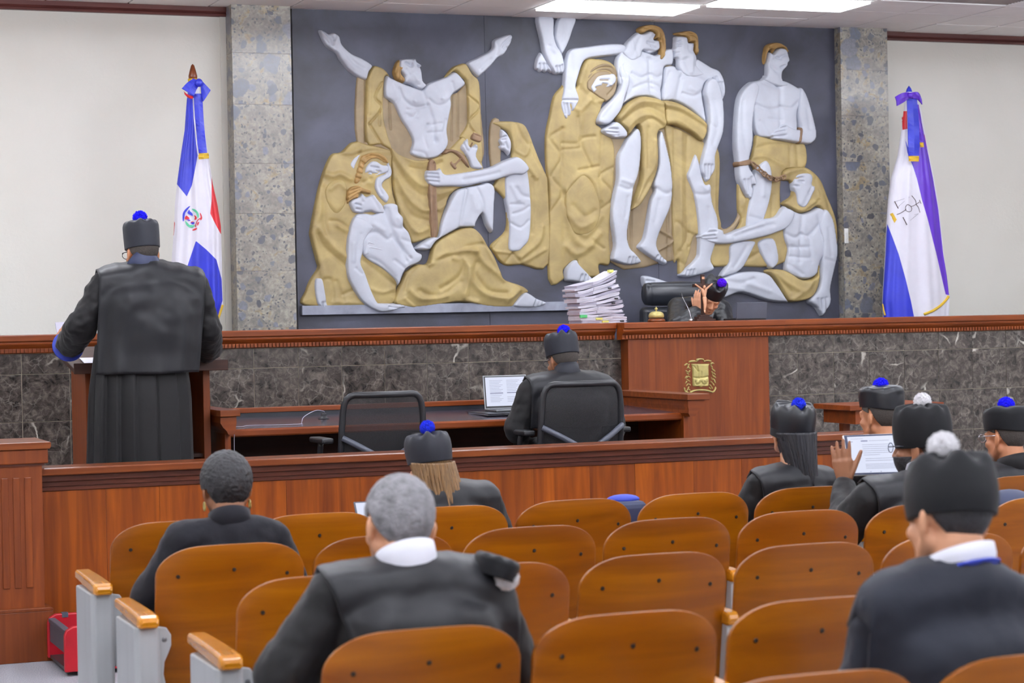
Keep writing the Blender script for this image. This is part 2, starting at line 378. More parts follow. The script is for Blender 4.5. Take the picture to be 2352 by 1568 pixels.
def troffer(x0, y0, label, group=None, w=1.2, d=0.5, lm='lamp_front'):
    t = thing('ceiling_light', label, 'light', (x0+w/2, y0+d/2, CEIL), group)
    mb = MB()
    for a, b, c, e in ((0, w, 0, 0.02), (0, w, d-0.02, d), (0, 0.02, 0.02, d-0.02), (w-0.02, w, 0.02, d-0.02)):
        mb.box(x0+a, x0+b, y0+c, y0+e, CEIL-0.006, CEIL+0.028)
    mb.obj('frame', M['white_plastic'], t)
    MB().box(x0+0.02, x0+w-0.02, y0+0.02, y0+d-0.02, CEIL-0.022, CEIL+0.02).obj('diffuser', M[lm], t)
    return t
troffer(6.107, 14.45, 'lit ceiling light panel above the relief, left one of the two')
troffer(7.307, 13.95, 'lit ceiling light panel above the relief, right one nearer the air vent')
tr0 = None  # unseen hanging boxes, added to soften the light and lift ceiling and walls
def lblc(X, Y): return f"hanging box light out of view, {['first','second','third','fourth','fifth'][int((X+1.7)//3)]} column, {['nearest the bench','second from the bench','third from the bench','fourth from the bench','fifth from the bench','nearest the back wall'][int(round((12.2-Y)/2.8))]}"
for X in (-1.6, 1.3, 4.3, 7.3, 10.3):
    for Y in (12.9 if X < 5 else 12.0, 9.6, 6.6, 3.8, 1.0, -1.8):
        if tr0 is None:
            tr0 = troffer(X, Y, lblc(X, Y), 'ceiling lights over the public seats', 1.2, 0.6, 'lamp')
            for c in list(tr0.children): bpy.data.objects.remove(c)
            MB().box(X, X+1.2, Y, Y+0.3, CEIL-0.19, CEIL-0.14).obj('diffuser', M['lamp'], tr0)
            MB().box(X+0.02, X+1.18, Y+0.02, Y+0.28, CEIL-0.138, CEIL-0.12).obj('uplight_panel', M['uplight'], tr0)
            MB().box(X-0.01, X, Y-0.005, Y+0.305, CEIL-0.195, CEIL-0.115).box(X+1.2, X+1.21, Y-0.005, Y+0.305, CEIL-0.195, CEIL-0.115).obj('end_cap', M['white_plastic'], tr0)
            for q in (0.2, 1.0): MB().box(X+q-0.004, X+q+0.004, Y+0.146, Y+0.154, CEIL-0.12, CEIL).obj('hanger', M['steel'], tr0)
        else: dup(tr0, (X+0.6, Y+0.3, CEIL), lblc(X, Y))
# air vent
t = thing('air_vent', 'grey slatted air vent in the ceiling at the top right', 'vent', (9.1, 13.7, CEIL))
mb = MB()
for a, b, c, e in ((8.507, 9.707, 13.45, 13.48), (8.507, 9.707, 13.92, 13.95), (8.507, 8.54, 13.48, 13.92), (9.674, 9.707, 13.48, 13.92)): mb.box(a, b, c, e, CEIL-0.004, CEIL+0.02)
mb.obj('frame', M['ceiling_tile'], t)
for k in range(11):
    y = 13.5+0.04*k
    MB().prism([(y, CEIL+0.022), (y+0.03, CEIL+0.002), (y+0.033, CEIL+0.004), (y+0.003, CEIL+0.024)], 'x', 8.54, 9.674).obj('slat', M['grid_metal'], t)
# stone columns
def column(x0, x1, label, jn, stripx):
    t = thing('stone_column', label, 'column', ((x0+x1)/2, 15.4, 0))
    zs = [0.3]+jn+[CEIL+0.01]
    for a, b in zip(zs[:-1], zs[1:]):
        MB().box(x0+0.001, x1-0.001, 15.302, 15.498, a+0.0012, b-0.0012).obj('stone_block', M['breccia'], t)
    MB().box(x0+0.004, x1-0.004, 15.306, 15.494, 0.3, CEIL).obj('core', M['grid_metal'], t)
    return t
column(3.842, 4.295, 'grey and tan stone column left of the relief', [0.75, 1.18, 1.6, 2.021, 2.448, 2.82, 3.257, 3.639], 0)
column(9.0, 9.452, 'darker stone column right of the relief', [0.75, 1.2, 1.62, 2.03, 2.46, 2.878, 3.262, 3.64], 0)
t = thing('light_switch', 'white light switch plate on the right stone column', 'switch', (9.012, 15.29, 2.265))
MB().box(9.003, 9.04, 15.29, 15.301, 2.2, 2.325).obj('plate', M['white_plastic'], t, bevel=0.004)
MB().box(9.014, 9.029, 15.284, 15.291, 2.235, 2.29).obj('rocker', M['white_plastic'], t, bevel=0.002)

# ------------------------------------------------------------------ the judges' bench
bench = thing('judges_bench', 'long raised bench faced with dark marble and topped with red-brown wood', 'bench', (6.6, 13.8, WELL))
BY = 13.4
cap_poly = [(-0.045, 1.585), (-0.05, 1.58), (-0.05, 1.548), (-0.035, 1.54), (-0.035, 1.53), (-0.04, 1.525), (-0.012, 1.50), (-0.012, 1.472), (0.0, 1.468), (0.08, 1.468), (0.08, 1.548), (0.75, 1.548), (0.75, 1.585)]
def bench_cap(x0, x1, dy): MB().prism([(BY+dy+p[0], p[1]) if p[0] < 0.2 else (14.15, p[1]) for p in cap_poly], 'x', x0, x1).obj('top_moulding', M['wood_red'], bench)
bench_cap(-1.0, 6.035, 0); bench_cap(7.30, 12.5, 0)
bench_cap(6.04, 7.295, -0.12)
for x0, x1, dy in ((0.6, 6.03, 0), (7.31, 11.5, 0), (6.06, 7.28, -0.12)):
    mb = MB(); x = x0
    while x < x1:
        mb.box(x, x+0.017, BY+dy-0.026, BY+dy-0.01, 1.476, 1.498); x += 0.0245
    mb.obj('dentil_row', M['wood_red'], bench, kind='stuff')
MB().box(-1.0, 12.5, BY+0.006, BY+0.1, WELL, 1.47).obj('grout_bed', M['grout'], bench)
def dado(xs, x0, x1):
    zs = [WELL, 0.44, 0.74, 1.04, 1.339, 1.468]
    ed = [x0]+[x for x in xs if x0+0.02 < x < x1-0.02]+[x1]
    for a, b in zip(ed[:-1], ed[1:]):
        for c, d in zip(zs[:-1], zs[1:]):
            o = MB().box(a+0.002, b-0.002, BY+random.uniform(0, 0.0015), BY+0.02, c+0.002, d-0.002).obj('marble_tile', M['marble'], bench)
dado([1.977+0.298*k for k in range(-4, 15)], 1.2, 6.09)
dado([7.483+0.2963*k for k in range(0, 12)], 7.187, 10.8)
MB().box(-1, 1.2, BY, BY+0.02, WELL, 1.468).box(10.8, 12.5, BY, BY+0.02, WELL, 1.468).obj('end_slab', M['marble'], bench)
MB().box(6.09, 7.187, 13.285, BY+0.05, WELL, 1.47).obj('center_panel', M['wood_red_v'], bench, bevel=0.003)
MB().box(-1.0, 12.5, 13.9, 14.14, WELL, 0.5).obj('inner_step', M['wood_dark'], bench)
# platform the judges sit on
struct('floor_platform', MB().box(-1.0, 12.5, 14.16, 15.3, WELL, 0.62), M['carpet'])

# ------------------------------------------------------------------ the railing and its post
rail = thing('wooden_railing', 'low polished wooden railing between the public seats and the court', 'railing', (4.0, 10.6, 0))
RX0, RX1 = 1.632, 6.52
MB().box(RX0, RX1, 10.5, 10.74, 0.898, 0.935).obj('top_rail', M['wood_railcap'], rail, bevel=0.006)
MB().prism([(10.53, 0.898), (10.53, 0.868), (10.548, 0.862), (10.548, 0.842), (10.558, 0.838), (10.558, 0.82), (10.57, 0.815), (10.69, 0.815), (10.69, 0.898)], 'x', RX0, RX1-0.01).obj('moulding', M['wood_raildark'], rail)
x = RX0; ws = [0.33, 0.27, 0.36, 0.3, 0.4, 0.28, 0.33, 0.37]; k = 0
while x < RX1-0.02:
    b = min(x+ws[k % 8], RX1-0.02)
    MB().box(x+0.0006, b-0.0006, 10.57+0.0006*(k % 2), 10.67, 0.0, 0.816).obj('panel', M['wood_rail'], rail); x = b; k += 1
MB().box(RX0, RX1-0.01, 10.56, 10.58, 0.0, 0.09).obj('plinth', M['wood_raildark'], rail, bevel=0.004)
post = thing('railing_post', 'square fluted wooden post with a flat cap at the left end of the railing', 'post', (1.42, 10.62, 0))
PX0, PX1, PYa = 1.18, 1.63, 10.45
mb = MB().box(PX0, PX1, PYa, 10.85, 0.262, 0.98)
mb.obj('shaft', M['wood_red_v'], post)
for k in range(5):
    x = 1.605-0.045-k*0.0555*1.0
    MB().box(x-0.017, x+0.017, PYa-0.007, PYa+0.001, 0.36, 0.90).obj('reed', M['wood_red_v'], post, bevel=0.006)
MB().box(PX0-0.03, 1.658, PYa-0.022, 10.872, 0.965, 1.035).obj('neck_block', M['wood_red_v'], post, bevel=0.006)
MB().box(PX0-0.015, 1.64, PYa-0.01, 10.86, 0.955, 0.968).obj('neck_ring', M['wood_raildark'], post)
MB().prism([(1.14, 1.036), (1.665, 1.036), (1.672, 1.05), (1.672, 1.066), (1.668, 1.07), (1.14, 1.07)], 'y', PYa-0.035, 10.885).obj('cap', M['wood_railcap'], post, bevel=0.003)
MB().box(PX0-0.035, 1.665, PYa-0.03, 10.88, 0.0, 0.245).prism([(PX0-0.035, 0.245), (1.665, 0.245), (1.667, 0.255), (1.655, 0.262), (PX0-0.02, 0.262)], 'y', PYa-0.032, 10.88).obj('plinth', M['wood_red_v'], post, bevel=0.003)

# ------------------------------------------------------------------ the wall relief
def pts_of(s, zm):
    P = np.array([[float(v) for v in q.split(',')] for q in s.split()])
    x0, y0, k = zm
    return np.stack([x0+P[:, 0]/k, y0+P[:, 1]/k], 1)
def seg_dist(Q, A, B):
    best = np.full(len(Q), 1e9); near = np.zeros((len(Q), 2))
    for a, b in zip(A, B):
        d = b-a; L = max(d@d, 1e-9); t = np.clip(((Q-a)@d)/L, 0, 1); c = a+t[:, None]*d
        e = np.hypot(*(Q-c).T); m = e < best; best[m] = e[m]; near[m] = c[m]
    return best, near
def inside(Q, P):
    r = np.zeros(len(Q), bool); n = len(P)
    for i in range(n):
        a, b = P[i], P[(i+1) % n]
        if a[1] == b[1]: continue
        c = ((a[1] > Q[:, 1]) != (b[1] > Q[:, 1])); r ^= c & (Q[:, 0] < (b[0]-a[0])*(Q[:, 1]-a[1])/(b[1]-a[1])+a[0])
    return r
def carve(mb, poly, strokes, Y, base, amp, rad, step=1.6, back=0.004, smooth=True, under=0.0):
    P = spline(poly, 4, True) if smooth else poly
    lo = P.min(0)-step; hi = P.max(0)+step
    nx = int((hi[0]-lo[0])/step)+2; ny = int((hi[1]-lo[1])/step)+2
    gx, gy = np.meshgrid(lo[0]+np.arange(nx)*step, lo[1]+np.arange(ny)*step); Q = np.stack([gx.ravel(), gy.ravel()], 1)
    d, near = seg_dist(Q, P, np.roll(P, -1, 0)); ins = inside(Q, P) & (d > 0.3*step)
    t = np.clip(d/rad, 0, 1); H = (base+amp*np.sqrt(np.clip(1-(1-t)**2, 0, 1)))*np.clip(d/(2.2*step), 0, 1)**0.6
    for w, dep, S in strokes:
        m = ins & (Q[:, 0] > S[:, 0].min()-4*w) & (Q[:, 0] < S[:, 0].max()+4*w) & (Q[:, 1] > S[:, 1].min()-4*w) & (Q[:, 1] < S[:, 1].max()+4*w)
        if m.any():
            e, _ = seg_dist(Q[m], S[:-1], S[1:]); H[m] += (0.75 if w > 3.1 else 1.7)*dep*np.exp(-(e/w)**2)*np.clip(d[m]/(1.2*step), 0, 1)
    H = np.maximum(H, 0.002); H[~ins] = -back+under
    Q2 = np.where(ins[:, None], Q, near)
    I = np.arange(nx*ny).reshape(ny, nx); a = I[:-1, :-1].ravel(); b = I[:-1, 1:].ravel(); c = I[1:, 1:].ravel(); e = I[1:, :-1].ravel()
    ok = ins[a] | ins[b] | ins[c] | ins[e]; F = np.stack([a, b, c, e], 1)[ok]
    u, inv = np.unique(F, return_inverse=True); inv = inv.reshape(F.shape)
    D = (_F*FPX)[None]+np.outer(Q2[u, 0]-1176, _R)-np.outer(Q2[u, 1]-784, _U)
    W = EYE+D*((Y)/D[:, 1])[:, None]; W[:, 1] -= H[u]
    mb.add(W, inv[:, ::-1].tolist())
def strokes_of(s, zm):
    out = []
    for q in (s or '').split(';'):
        q = q.strip()
        if not q: continue
        h, p = q.split(':'); w, d = h.split(',')
        S = pts_of(p.strip(), zm); S = spline(S, 4) if len(S) > 2 else S
        out.append((float(w)/zm[2], float(d)/1000, S))
    return out
Z1 = (660, 20, 3.7333); Z2 = (660, 320, 3.7333); Z3 = (1220, 20, 3.2667)
relief = thing('relief_mural', 'large dark wall relief of pale carved figures in gold drapery', 'relief', (6.65, 15.4, 1.6))
def gbox(px0, px1, nm, m, z0, z1, y0, y1):
    a = atY(px0, 380, YW)[0]; b = atY(px1, 380, YW)[0]
    return MB().box(a, b, y0, y1, z0, z1).obj(nm, m, relief)
for a, b in ((677.5, 1118), (1118.6, 1508), (1508.6, 1921.5)):
    gbox(a, b, 'ground_panel', M['mural_ground'], 0.62, CEIL, YW-0.001*(a > 1000), YW+0.08)
gbox(683, 1330, 'ledge', M['mural_ledge'], 1.688, 1.757, YW-0.055, YW)
MATS = {'w': 'mural_white', 'g': 'mural_gold', 'b': 'mural_bronze', 'h': 'mural_hair', 'd': 'mural_wood', 'l': 'mural_ledge'}
NAMES = {'w': 'body', 'g': 'drapery', 'b': 'back_cloth', 'h': 'hair', 'd': 'tool', 'l': 'step'}
def figure(label, wn, shapes):
    fo = bpy.data.objects.new('carved_figure', None); COL.objects.link(fo); fo.parent = relief; fo['label'] = label
    fo.matrix_parent_inverse = Matrix.Translation(relief.location).inverted(); wn = wn.split()
    for m, lev, amp, rad, zm, poly, st in shapes:
        mb = MB(); carve(mb, pts_of(poly, zm), strokes_of(st, zm), YW, lev*0.85/1000, amp*0.72/1000, rad/zm[2])
        mb.obj(wn.pop(0) if m == 'w' else NAMES[m], M[MATS[m]], fo, smooth=True)
figure('carved man with both arms flung wide and head thrown back', 'torso arm arm head', [
 ('b', 14, 6, 40, Z1, "592,590 680,600 830,560 880,800 1400,740 1510,640 1560,620 1640,640 1662,900 1662,1330 1300,1390 1000,1330 800,1200 592,1150", "9,-9:665,620 665,1140;9,-7:870,800 880,1030;9,-7:1403,740 1403,1130;9,-7:1455,720 1455,1090"),
 ('g', 30, 14, 60, Z2, "850,-10 880,60 960,130 1110,180 1280,150 1400,60 1480,-20 1560,-60 1655,-80 1665,200 1690,370 1430,440 1330,640 1280,850 1200,850 1070,890 1020,800 960,690 930,560 900,430 880,180", "26,22:890,100 990,260 1110,380 1180,400;22,-14:900,190 1000,360 1120,470 1190,480;24,22:930,340 1020,500 1130,600 1190,610;22,-12:950,470 1040,640 1190,700;22,20:960,600 1080,790 1190,770;26,18:1290,160 1120,190 1010,150 920,60;16,-12:1310,200 1170,260 1040,240;20,16:1290,470 1420,430;18,-10:1280,540 1400,480;20,16:1290,600 1350,560"),
 ('g', 34, 12, 30, Z1, "730,492 800,505 850,545 876,592 845,575 822,640 818,900 850,1060 890,1185 880,1215 790,1170 665,1140 665,700 672,600 690,560", "9,-8:800,640 740,760 800,850 690,990;9,-8:690,990 800,1170;12,9:700,560 690,900;9,-6:780,880 780,1000"),
 ('g', 34, 12, 30, Z1, "1340,590 1400,512 1450,485 1525,472 1580,560 1640,630 1648,820 1662,1080 1662,1330 1530,1240 1500,1130 1462,1100 1520,1010 1532,900 1518,640 1490,590 1425,540 1365,590", "9,-8:1540,750 1640,850 1540,980 1640,1120;12,9:1545,620 1545,1000;9,-7:1430,525 1520,620"),
 ('w', 46, 26, 110, Z1, "820,640 845,575 890,600 1000,648 1140,692 1180,655 1230,628 1340,590 1425,545 1490,600 1512,660 1405,742 1398,830 1385,900 1360,1040 1368,1170 1285,1270 1165,1292 1045,1250 1060,1150 1035,1070 960,950 905,830 872,790 822,755", "16,-16:1140,695 1185,830 1235,980 1250,1140;14,-13:945,690 985,790 1080,850 1190,830;14,-12:1195,780 1260,832 1330,820 1392,770;40,12:1060,770 1100,790;36,11:1290,760 1310,770;12,-9:1000,650 1080,680 1140,700;14,-9:1010,870 1090,880 1060,930 1000,910;14,-8:1020,940 1090,950;14,-8:1180,1000 1155,1100 1180,1200;14,-9:1340,960 1320,1080 1335,1180;14,-8:1190,1000 1300,990;14,-8:1185,1070 1310,1060;16,-12:1255,1120 1262,1140;14,-10:890,640 940,760 900,820;12,10:1068,798 1074,806;12,10:1305,776 1312,782;14,-8:1045,1220 1150,1240 1180,1290;14,-10:1395,640 1420,720"),
 ('w', 44, 24, 55, Z1, "262,190 300,188 350,217 380,208 405,214 440,242 462,310 540,385 640,432 722,492 692,545 668,614 590,588 510,528 440,440 410,385 330,330 285,258", "10,-12:300,196 350,262 372,312;10,-10:335,216 385,270;10,-9:280,230 340,300;12,-10:405,240 380,290 400,350;16,-9:500,400 560,470 640,520;16,8:480,440 560,520"),
 ('w', 44, 24, 55, Z1, "1525,474 1620,420 1740,350 1755,275 1830,238 1880,225 1918,226 1920,268 1890,330 1845,400 1795,425 1730,500 1640,582 1622,590 1588,560", "10,-11:1910,236 1840,300 1820,330;10,-9:1915,262 1850,325;10,-9:1880,335 1840,345;12,-9:1770,290 1790,340 1780,400;16,-9:1640,520 1720,440"),
 ('w', 56, 24, 60, Z1, "950,445 1000,432 1060,430 1088,430 1100,458 1146,490 1130,510 1142,545 1150,620 1182,662 1130,702 1050,655 988,640 975,580 940,520", "10,-14:1000,470 1040,500 1050,480;9,-12:1060,440 1080,470 1110,500;9,-10:1100,500 1135,498;22,12:985,545 1000,570;12,-12:1000,530 1020,570 990,590;16,-12:1020,640 1110,660;18,10:1060,560 1100,620;12,-9:1090,560 1135,545"),
 ('h', 60, 20, 40, Z1, "955,440 925,462 902,520 900,570 925,615 985,642 998,605 968,566 972,535 1010,520 985,495 955,490", "8,-7:930,480 910,570;8,-7:945,500 935,610;8,-6:960,600 970,630"),
])
figure('carved mourning woman with a long braid resting her cheek on her hand', 'hood_lining head hand foot', [
 ('g', 26, 26, 90, Z2, "600,15 680,40 760,60 905,102 892,180 900,430 930,560 940,620 935,700 1000,830 1060,890 1000,1120 930,1280 920,1400 640,1442 140,1425 150,1300 190,1200 252,1100 240,1040 190,840 187,780 220,600 258,420 310,250 372,130 455,108 530,35 575,20", "26,24:320,300 380,320 440,300 520,340;22,-16:290,420 300,640 330,820;30,22:275,380 270,600 215,800 300,1180;20,-16:250,820 300,920 480,1080;26,20:260,760 380,920 500,1010;20,-14:600,130 740,100 880,120;24,16:440,110 520,120 600,90;24,16:420,740 490,780;18,-12:360,700 430,710 500,760;20,-12:640,1040 780,1150 920,1260;22,14:390,1395 640,1410;18,-12:380,1380 370,1220 310,1195;18,-10:470,1390 410,1220;18,-12:560,1290 470,1330;20,14:700,1280 800,1310 900,1280;18,-12:870,300 910,480;30,18:620,300 700,380 720,330;16,-12:640,370 700,340"),
 ('g', 44, 24, 80, Z2, "300,450 340,370 410,340 470,350 505,410 500,520 470,600 430,650 380,640 330,580", "20,-10:330,560 390,640 460,610;20,10:350,430 420,380 480,420"),
 ('w', 44, 8, 20, Z2, "515,222 560,150 640,118 615,150 580,225 560,272", ""),
 ('w', 52, 20, 40, Z2, "640,292 655,235 700,188 750,185 800,215 850,225 856,280 820,300 780,312 740,322 690,312 655,305", "8,-12:655,298 690,286 720,300 760,296;9,-12:745,270 775,285;9,-10:700,240 760,250;12,10:700,270 705,300"),
 ('h', 58, 18, 26, Z2, "640,132 720,112 800,125 845,165 862,225 830,215 800,205 750,178 700,182 655,228 640,290 622,350 582,388 552,372 562,310 588,212 610,150", "8,-9:590,240 640,270;8,-9:575,285 630,312;8,-9:565,330 615,345;8,-9:610,190 655,225;9,-8:680,140 760,150 840,210;9,-8:660,160 720,150 800,190"),
 ('w', 62, 20, 36, Z2, "822,240 842,200 862,202 886,275 872,330 822,362 802,400 830,440 862,500 832,552 780,512 742,460 724,395 738,335 790,305 826,285", "9,-10:838,230 842,300;9,-9:858,220 862,300;12,-8:770,340 760,400 790,470"),
 ('w', 58, 18, 34, Z2, "222,1198 258,1184 292,1200 312,1290 330,1400 342,1446 320,1452 280,1450 235,1400 214,1280", "9,-10:285,1400 292,1450;9,-10:310,1395 318,1450"),
])
figure('carved wounded man reclining with his legs wrapped in gold cloth', 'torso foot hand arm head', [
 ('w', 60, 30, 90, Z2, "560,650 640,630 720,640 800,600 795,570 860,545 930,560 942,622 982,672 985,740 1030,800 1062,900 1095,960 1142,990 1120,1055 1000,1120 940,1256 900,1205 790,1110 640,1012 600,900 540,760", "20,-20:800,580 870,770 960,960 1000,1040;18,-14:640,820 740,800 830,860 870,830;18,-12:840,600 880,740 960,770 985,740;16,-12:880,850 980,960 1030,1020;16,-10:900,1040 980,1100;24,12:720,730 800,780;20,10:930,680 950,720;16,-9:1060,890 960,860;12,-10:1030,1010 1036,1022;16,-10:640,1010 760,1050 900,1180"),
 ('g', 52, 36, 110, Z2, "1010,1130 1100,1070 1190,1060 1240,905 1335,830 1480,760 1575,755 1632,800 1682,872 1760,1000 1815,1140 1850,1200 2010,1258 2055,1310 1990,1342 1930,1420 1890,1446 1700,1440 1560,1410 1450,1398 1300,1420 1105,1446 1000,1442 900,1402 930,1290 985,1175", "26,26:1190,1070 1340,980 1500,950 1590,960;24,-20:1230,1040 1400,1000 1490,1060 1450,1180 1300,1280;26,24:1400,1010 1500,1050 1520,1200 1500,1360 1600,1400;22,-18:1120,1300 1200,1340 1320,1330 1460,1220;24,22:1030,1300 1130,1370 1340,1340;24,22:1590,960 1660,1060 1760,1140 1830,1200;22,-16:1600,1060 1590,1160 1700,1300 1850,1320;26,22:1540,1100 1560,1220 1680,1330 1860,1360 1950,1280;16,-12:1100,1080 1030,1150 990,1300;18,-12:1720,930 1640,900 1500,930 1360,970;18,14:1620,780 1700,960 1800,1140;20,16:1860,1390 1960,1300;16,-10:1010,1370 1090,1440;18,14:990,1370 1080,1440"),
 ('w', 78, 22, 44, Z2, "1908,1432 1960,1352 2012,1308 2060,1322 2120,1362 2188,1388 2198,1412 2130,1442 2020,1448", "9,-9:2140,1380 2120,1430;9,-9:2165,1388 2150,1436;9,-9:2110,1372 2085,1436"),
 ('w', 70, 24, 50, Z2, "632,920 640,862 700,842 790,872 842,922 850,942 790,988 700,992 630,1002", "9,-11:690,870 840,935;9,-10:680,905 840,945;9,-10:690,945 810,968;9,-9:690,970 780,982"),
 ('w', 78, 30, 75, Z2, "560,660 522,720 502,800 486,900 488,1150 540,1280 620,1400 720,1466 790,1488 880,1476 960,1452 1002,1440 970,1414 880,1402 790,1400 752,1390 702,1290 652,1150 614,1060 634,960 642,880 682,815 720,760 660,690", "18,-10:600,820 570,960 560,1100;20,12:540,900 540,1040;10,-10:860,1412 960,1430;10,-10:850,1436 950,1446;14,-10:560,1110 610,1150"),
 ('w', 74, 30, 60, Z2, "510,545 540,512 590,492 622,462 662,490 720,470 762,520 805,575 812,640 740,640 700,632 620,642 550,632 520,590", "9,-12:640,628 690,620 712,632;9,-12:570,600 600,606;9,-10:560,560 600,570;14,12:600,480 630,520;12,-12:640,500 622,540;16,-10:700,500 760,600"),
 ('h', 80, 18, 30, Z2, "488,455 520,410 590,394 642,420 702,440 696,478 642,470 602,468 590,512 548,522 512,546 500,572 486,515", "8,-8:510,450 600,420;8,-8:500,490 590,440;8,-8:505,525 580,470"),
])
figure('carved hooded man seated with a long blade and a hammer', 'torso head leg arm hand', [
 ('b', 18, 6, 30, Z2, "1735,-140 1830,-140 1830,250 1870,420 1860,520 1735,220", ""),
 ('g', 26, 16, 60, Z2, "1738,-145 1880,-156 2010,-136 2062,-70 2112,60 2160,180 2216,305 2232,400 2234,1068 2000,1076 1850,1076 1750,955 1740,900 1862,780 1868,600 1850,510 1760,420 1745,420 1840,250 1910,150 1905,20 1880,-60 1830,-90 1800,-105", "20,16:1900,-150 1910,-60 1930,60;14,-12:1950,-140 2000,-20 2060,60;16,12:1920,80 2020,140 2060,60;14,-12:2080,40 2120,150 2190,280;18,14:2030,200 2120,330;14,-10:2090,330 2090,800;22,20:1990,1010 2140,880 2170,750;18,14:2000,1060 2190,950;14,-12:1920,980 2000,1070;14,-12:1920,980 1850,1070;14,-12:1870,790 1760,930;14,10:1760,960 1900,975"),
 ('w', 40, 26, 60, Z2, "1930,150 2010,188 2052,280 2076,480 2082,640 2066,850 2012,930 1962,966 1876,946 1882,760 1870,620 1850,500 1844,340 1870,300", "14,-9:1920,640 1990,620 2050,580;14,-9:1900,720 1980,760 2050,700;16,-10:1950,420 1990,480 2060,500;18,10:1900,400 1960,520;14,-8:1900,560 2000,560"),
 ('w', 46, 20, 40, Z2, "1812,-84 1850,-72 1892,-20 1912,50 1892,142 1850,102 1812,92 1796,60 1810,48 1797,18 1806,-10", "8,-12:1815,-10 1860,-22;8,-12:1822,8 1850,4;8,-10:1808,58 1838,52;14,8:1812,30 1808,50;10,-8:1850,30 1870,80"),
 ('w', 62, 28, 60, Z2, "1420,450 1500,414 1620,390 1700,368 1762,420 1756,580 1746,800 1692,742 1652,642 1600,722 1590,756 1480,760 1440,772 1282,862 1240,905 1200,950 1080,942 1132,890 1232,832 1272,830 1290,730 1342,600", "14,-16:1515,430 1480,600 1455,750;14,-12:1600,420 1650,540 1650,650;12,-9:1130,905 1190,930;24,12:1560,480 1590,600"),
 ('d', 66, 10, 14, Z2, "1184,200 1262,200 1266,400 1280,700 1276,800 1262,850 1240,880 1216,840 1206,780 1194,600", "9,-8:1240,210 1236,860"),
 ('w', 80, 26, 50, Z2, "1158,295 1180,266 1262,262 1292,246 1332,300 1450,290 1600,265 1720,240 1800,200 1900,160 1960,152 2022,200 2052,262 2000,312 1930,312 1850,330 1750,362 1620,386 1500,410 1350,412 1250,416 1192,396 1160,342", "9,-12:1165,298 1260,306;9,-12:1165,330 1262,338;9,-11:1172,362 1265,370;14,-8:1290,260 1300,350;18,-8:1480,350 1660,320 1780,290"),
 ('d', 60, 14, 20, Z1, "1310,1240 1352,1204 1442,1214 1510,1268 1552,1370 1520,1362 1500,1340 1450,1280 1390,1240 1342,1256", ""),
 ('d', 50, 10, 16, Z1, "1372,1330 1402,1300 1420,1320 1490,1250 1512,1272 1440,1345 1452,1360 1420,1390", ""),
 ('d', 60, 16, 20, Z1, "1548,1108 1578,1060 1650,1085 1656,1130 1628,1156 1560,1132", "8,-8:1572,1075 1640,1105"),
 ('d', 70, 10, 10, Z1, "1560,1150 1580,1160 1530,1270 1510,1262", ""),
 ('w', 64, 22, 36, Z1, "1462,1190 1500,1132 1532,1114 1552,1180 1602,1158 1622,1200 1605,1270 1662,1372 1560,1372 1528,1300 1495,1245 1470,1215", "9,-11:1490,1160 1520,1220;9,-10:1475,1195 1505,1235;9,-10:1512,1130 1540,1195;9,-8:1560,1185 1600,1200"),
])
figure('carved pair of crossed feet coming down from the ceiling', 'leg toes foot', [
 ('w', 40, 22, 50, Z3, "200,66 325,70 302,170 262,280 216,345 172,260 160,200", "12,-8:240,120 220,260"),
 ('w', 36, 20, 34, Z3, "66,330 110,400 150,470 140,482 118,470 100,484 80,472 60,478 42,466 20,450 26,390 45,350", "8,-12:50,420 45,470;8,-12:78,420 80,475;8,-12:105,420 112,472"),
 ('w', 52, 24, 50, Z3, "30,58 150,60 160,200 182,280 216,330 240,430 236,484 214,490 180,496 150,480 112,420 76,330 60,240", "8,-12:170,440 178,490;8,-12:195,440 205,490;8,-12:215,430 225,485;12,-8:110,280 160,310 200,330;14,12:140,305 155,325"),
])
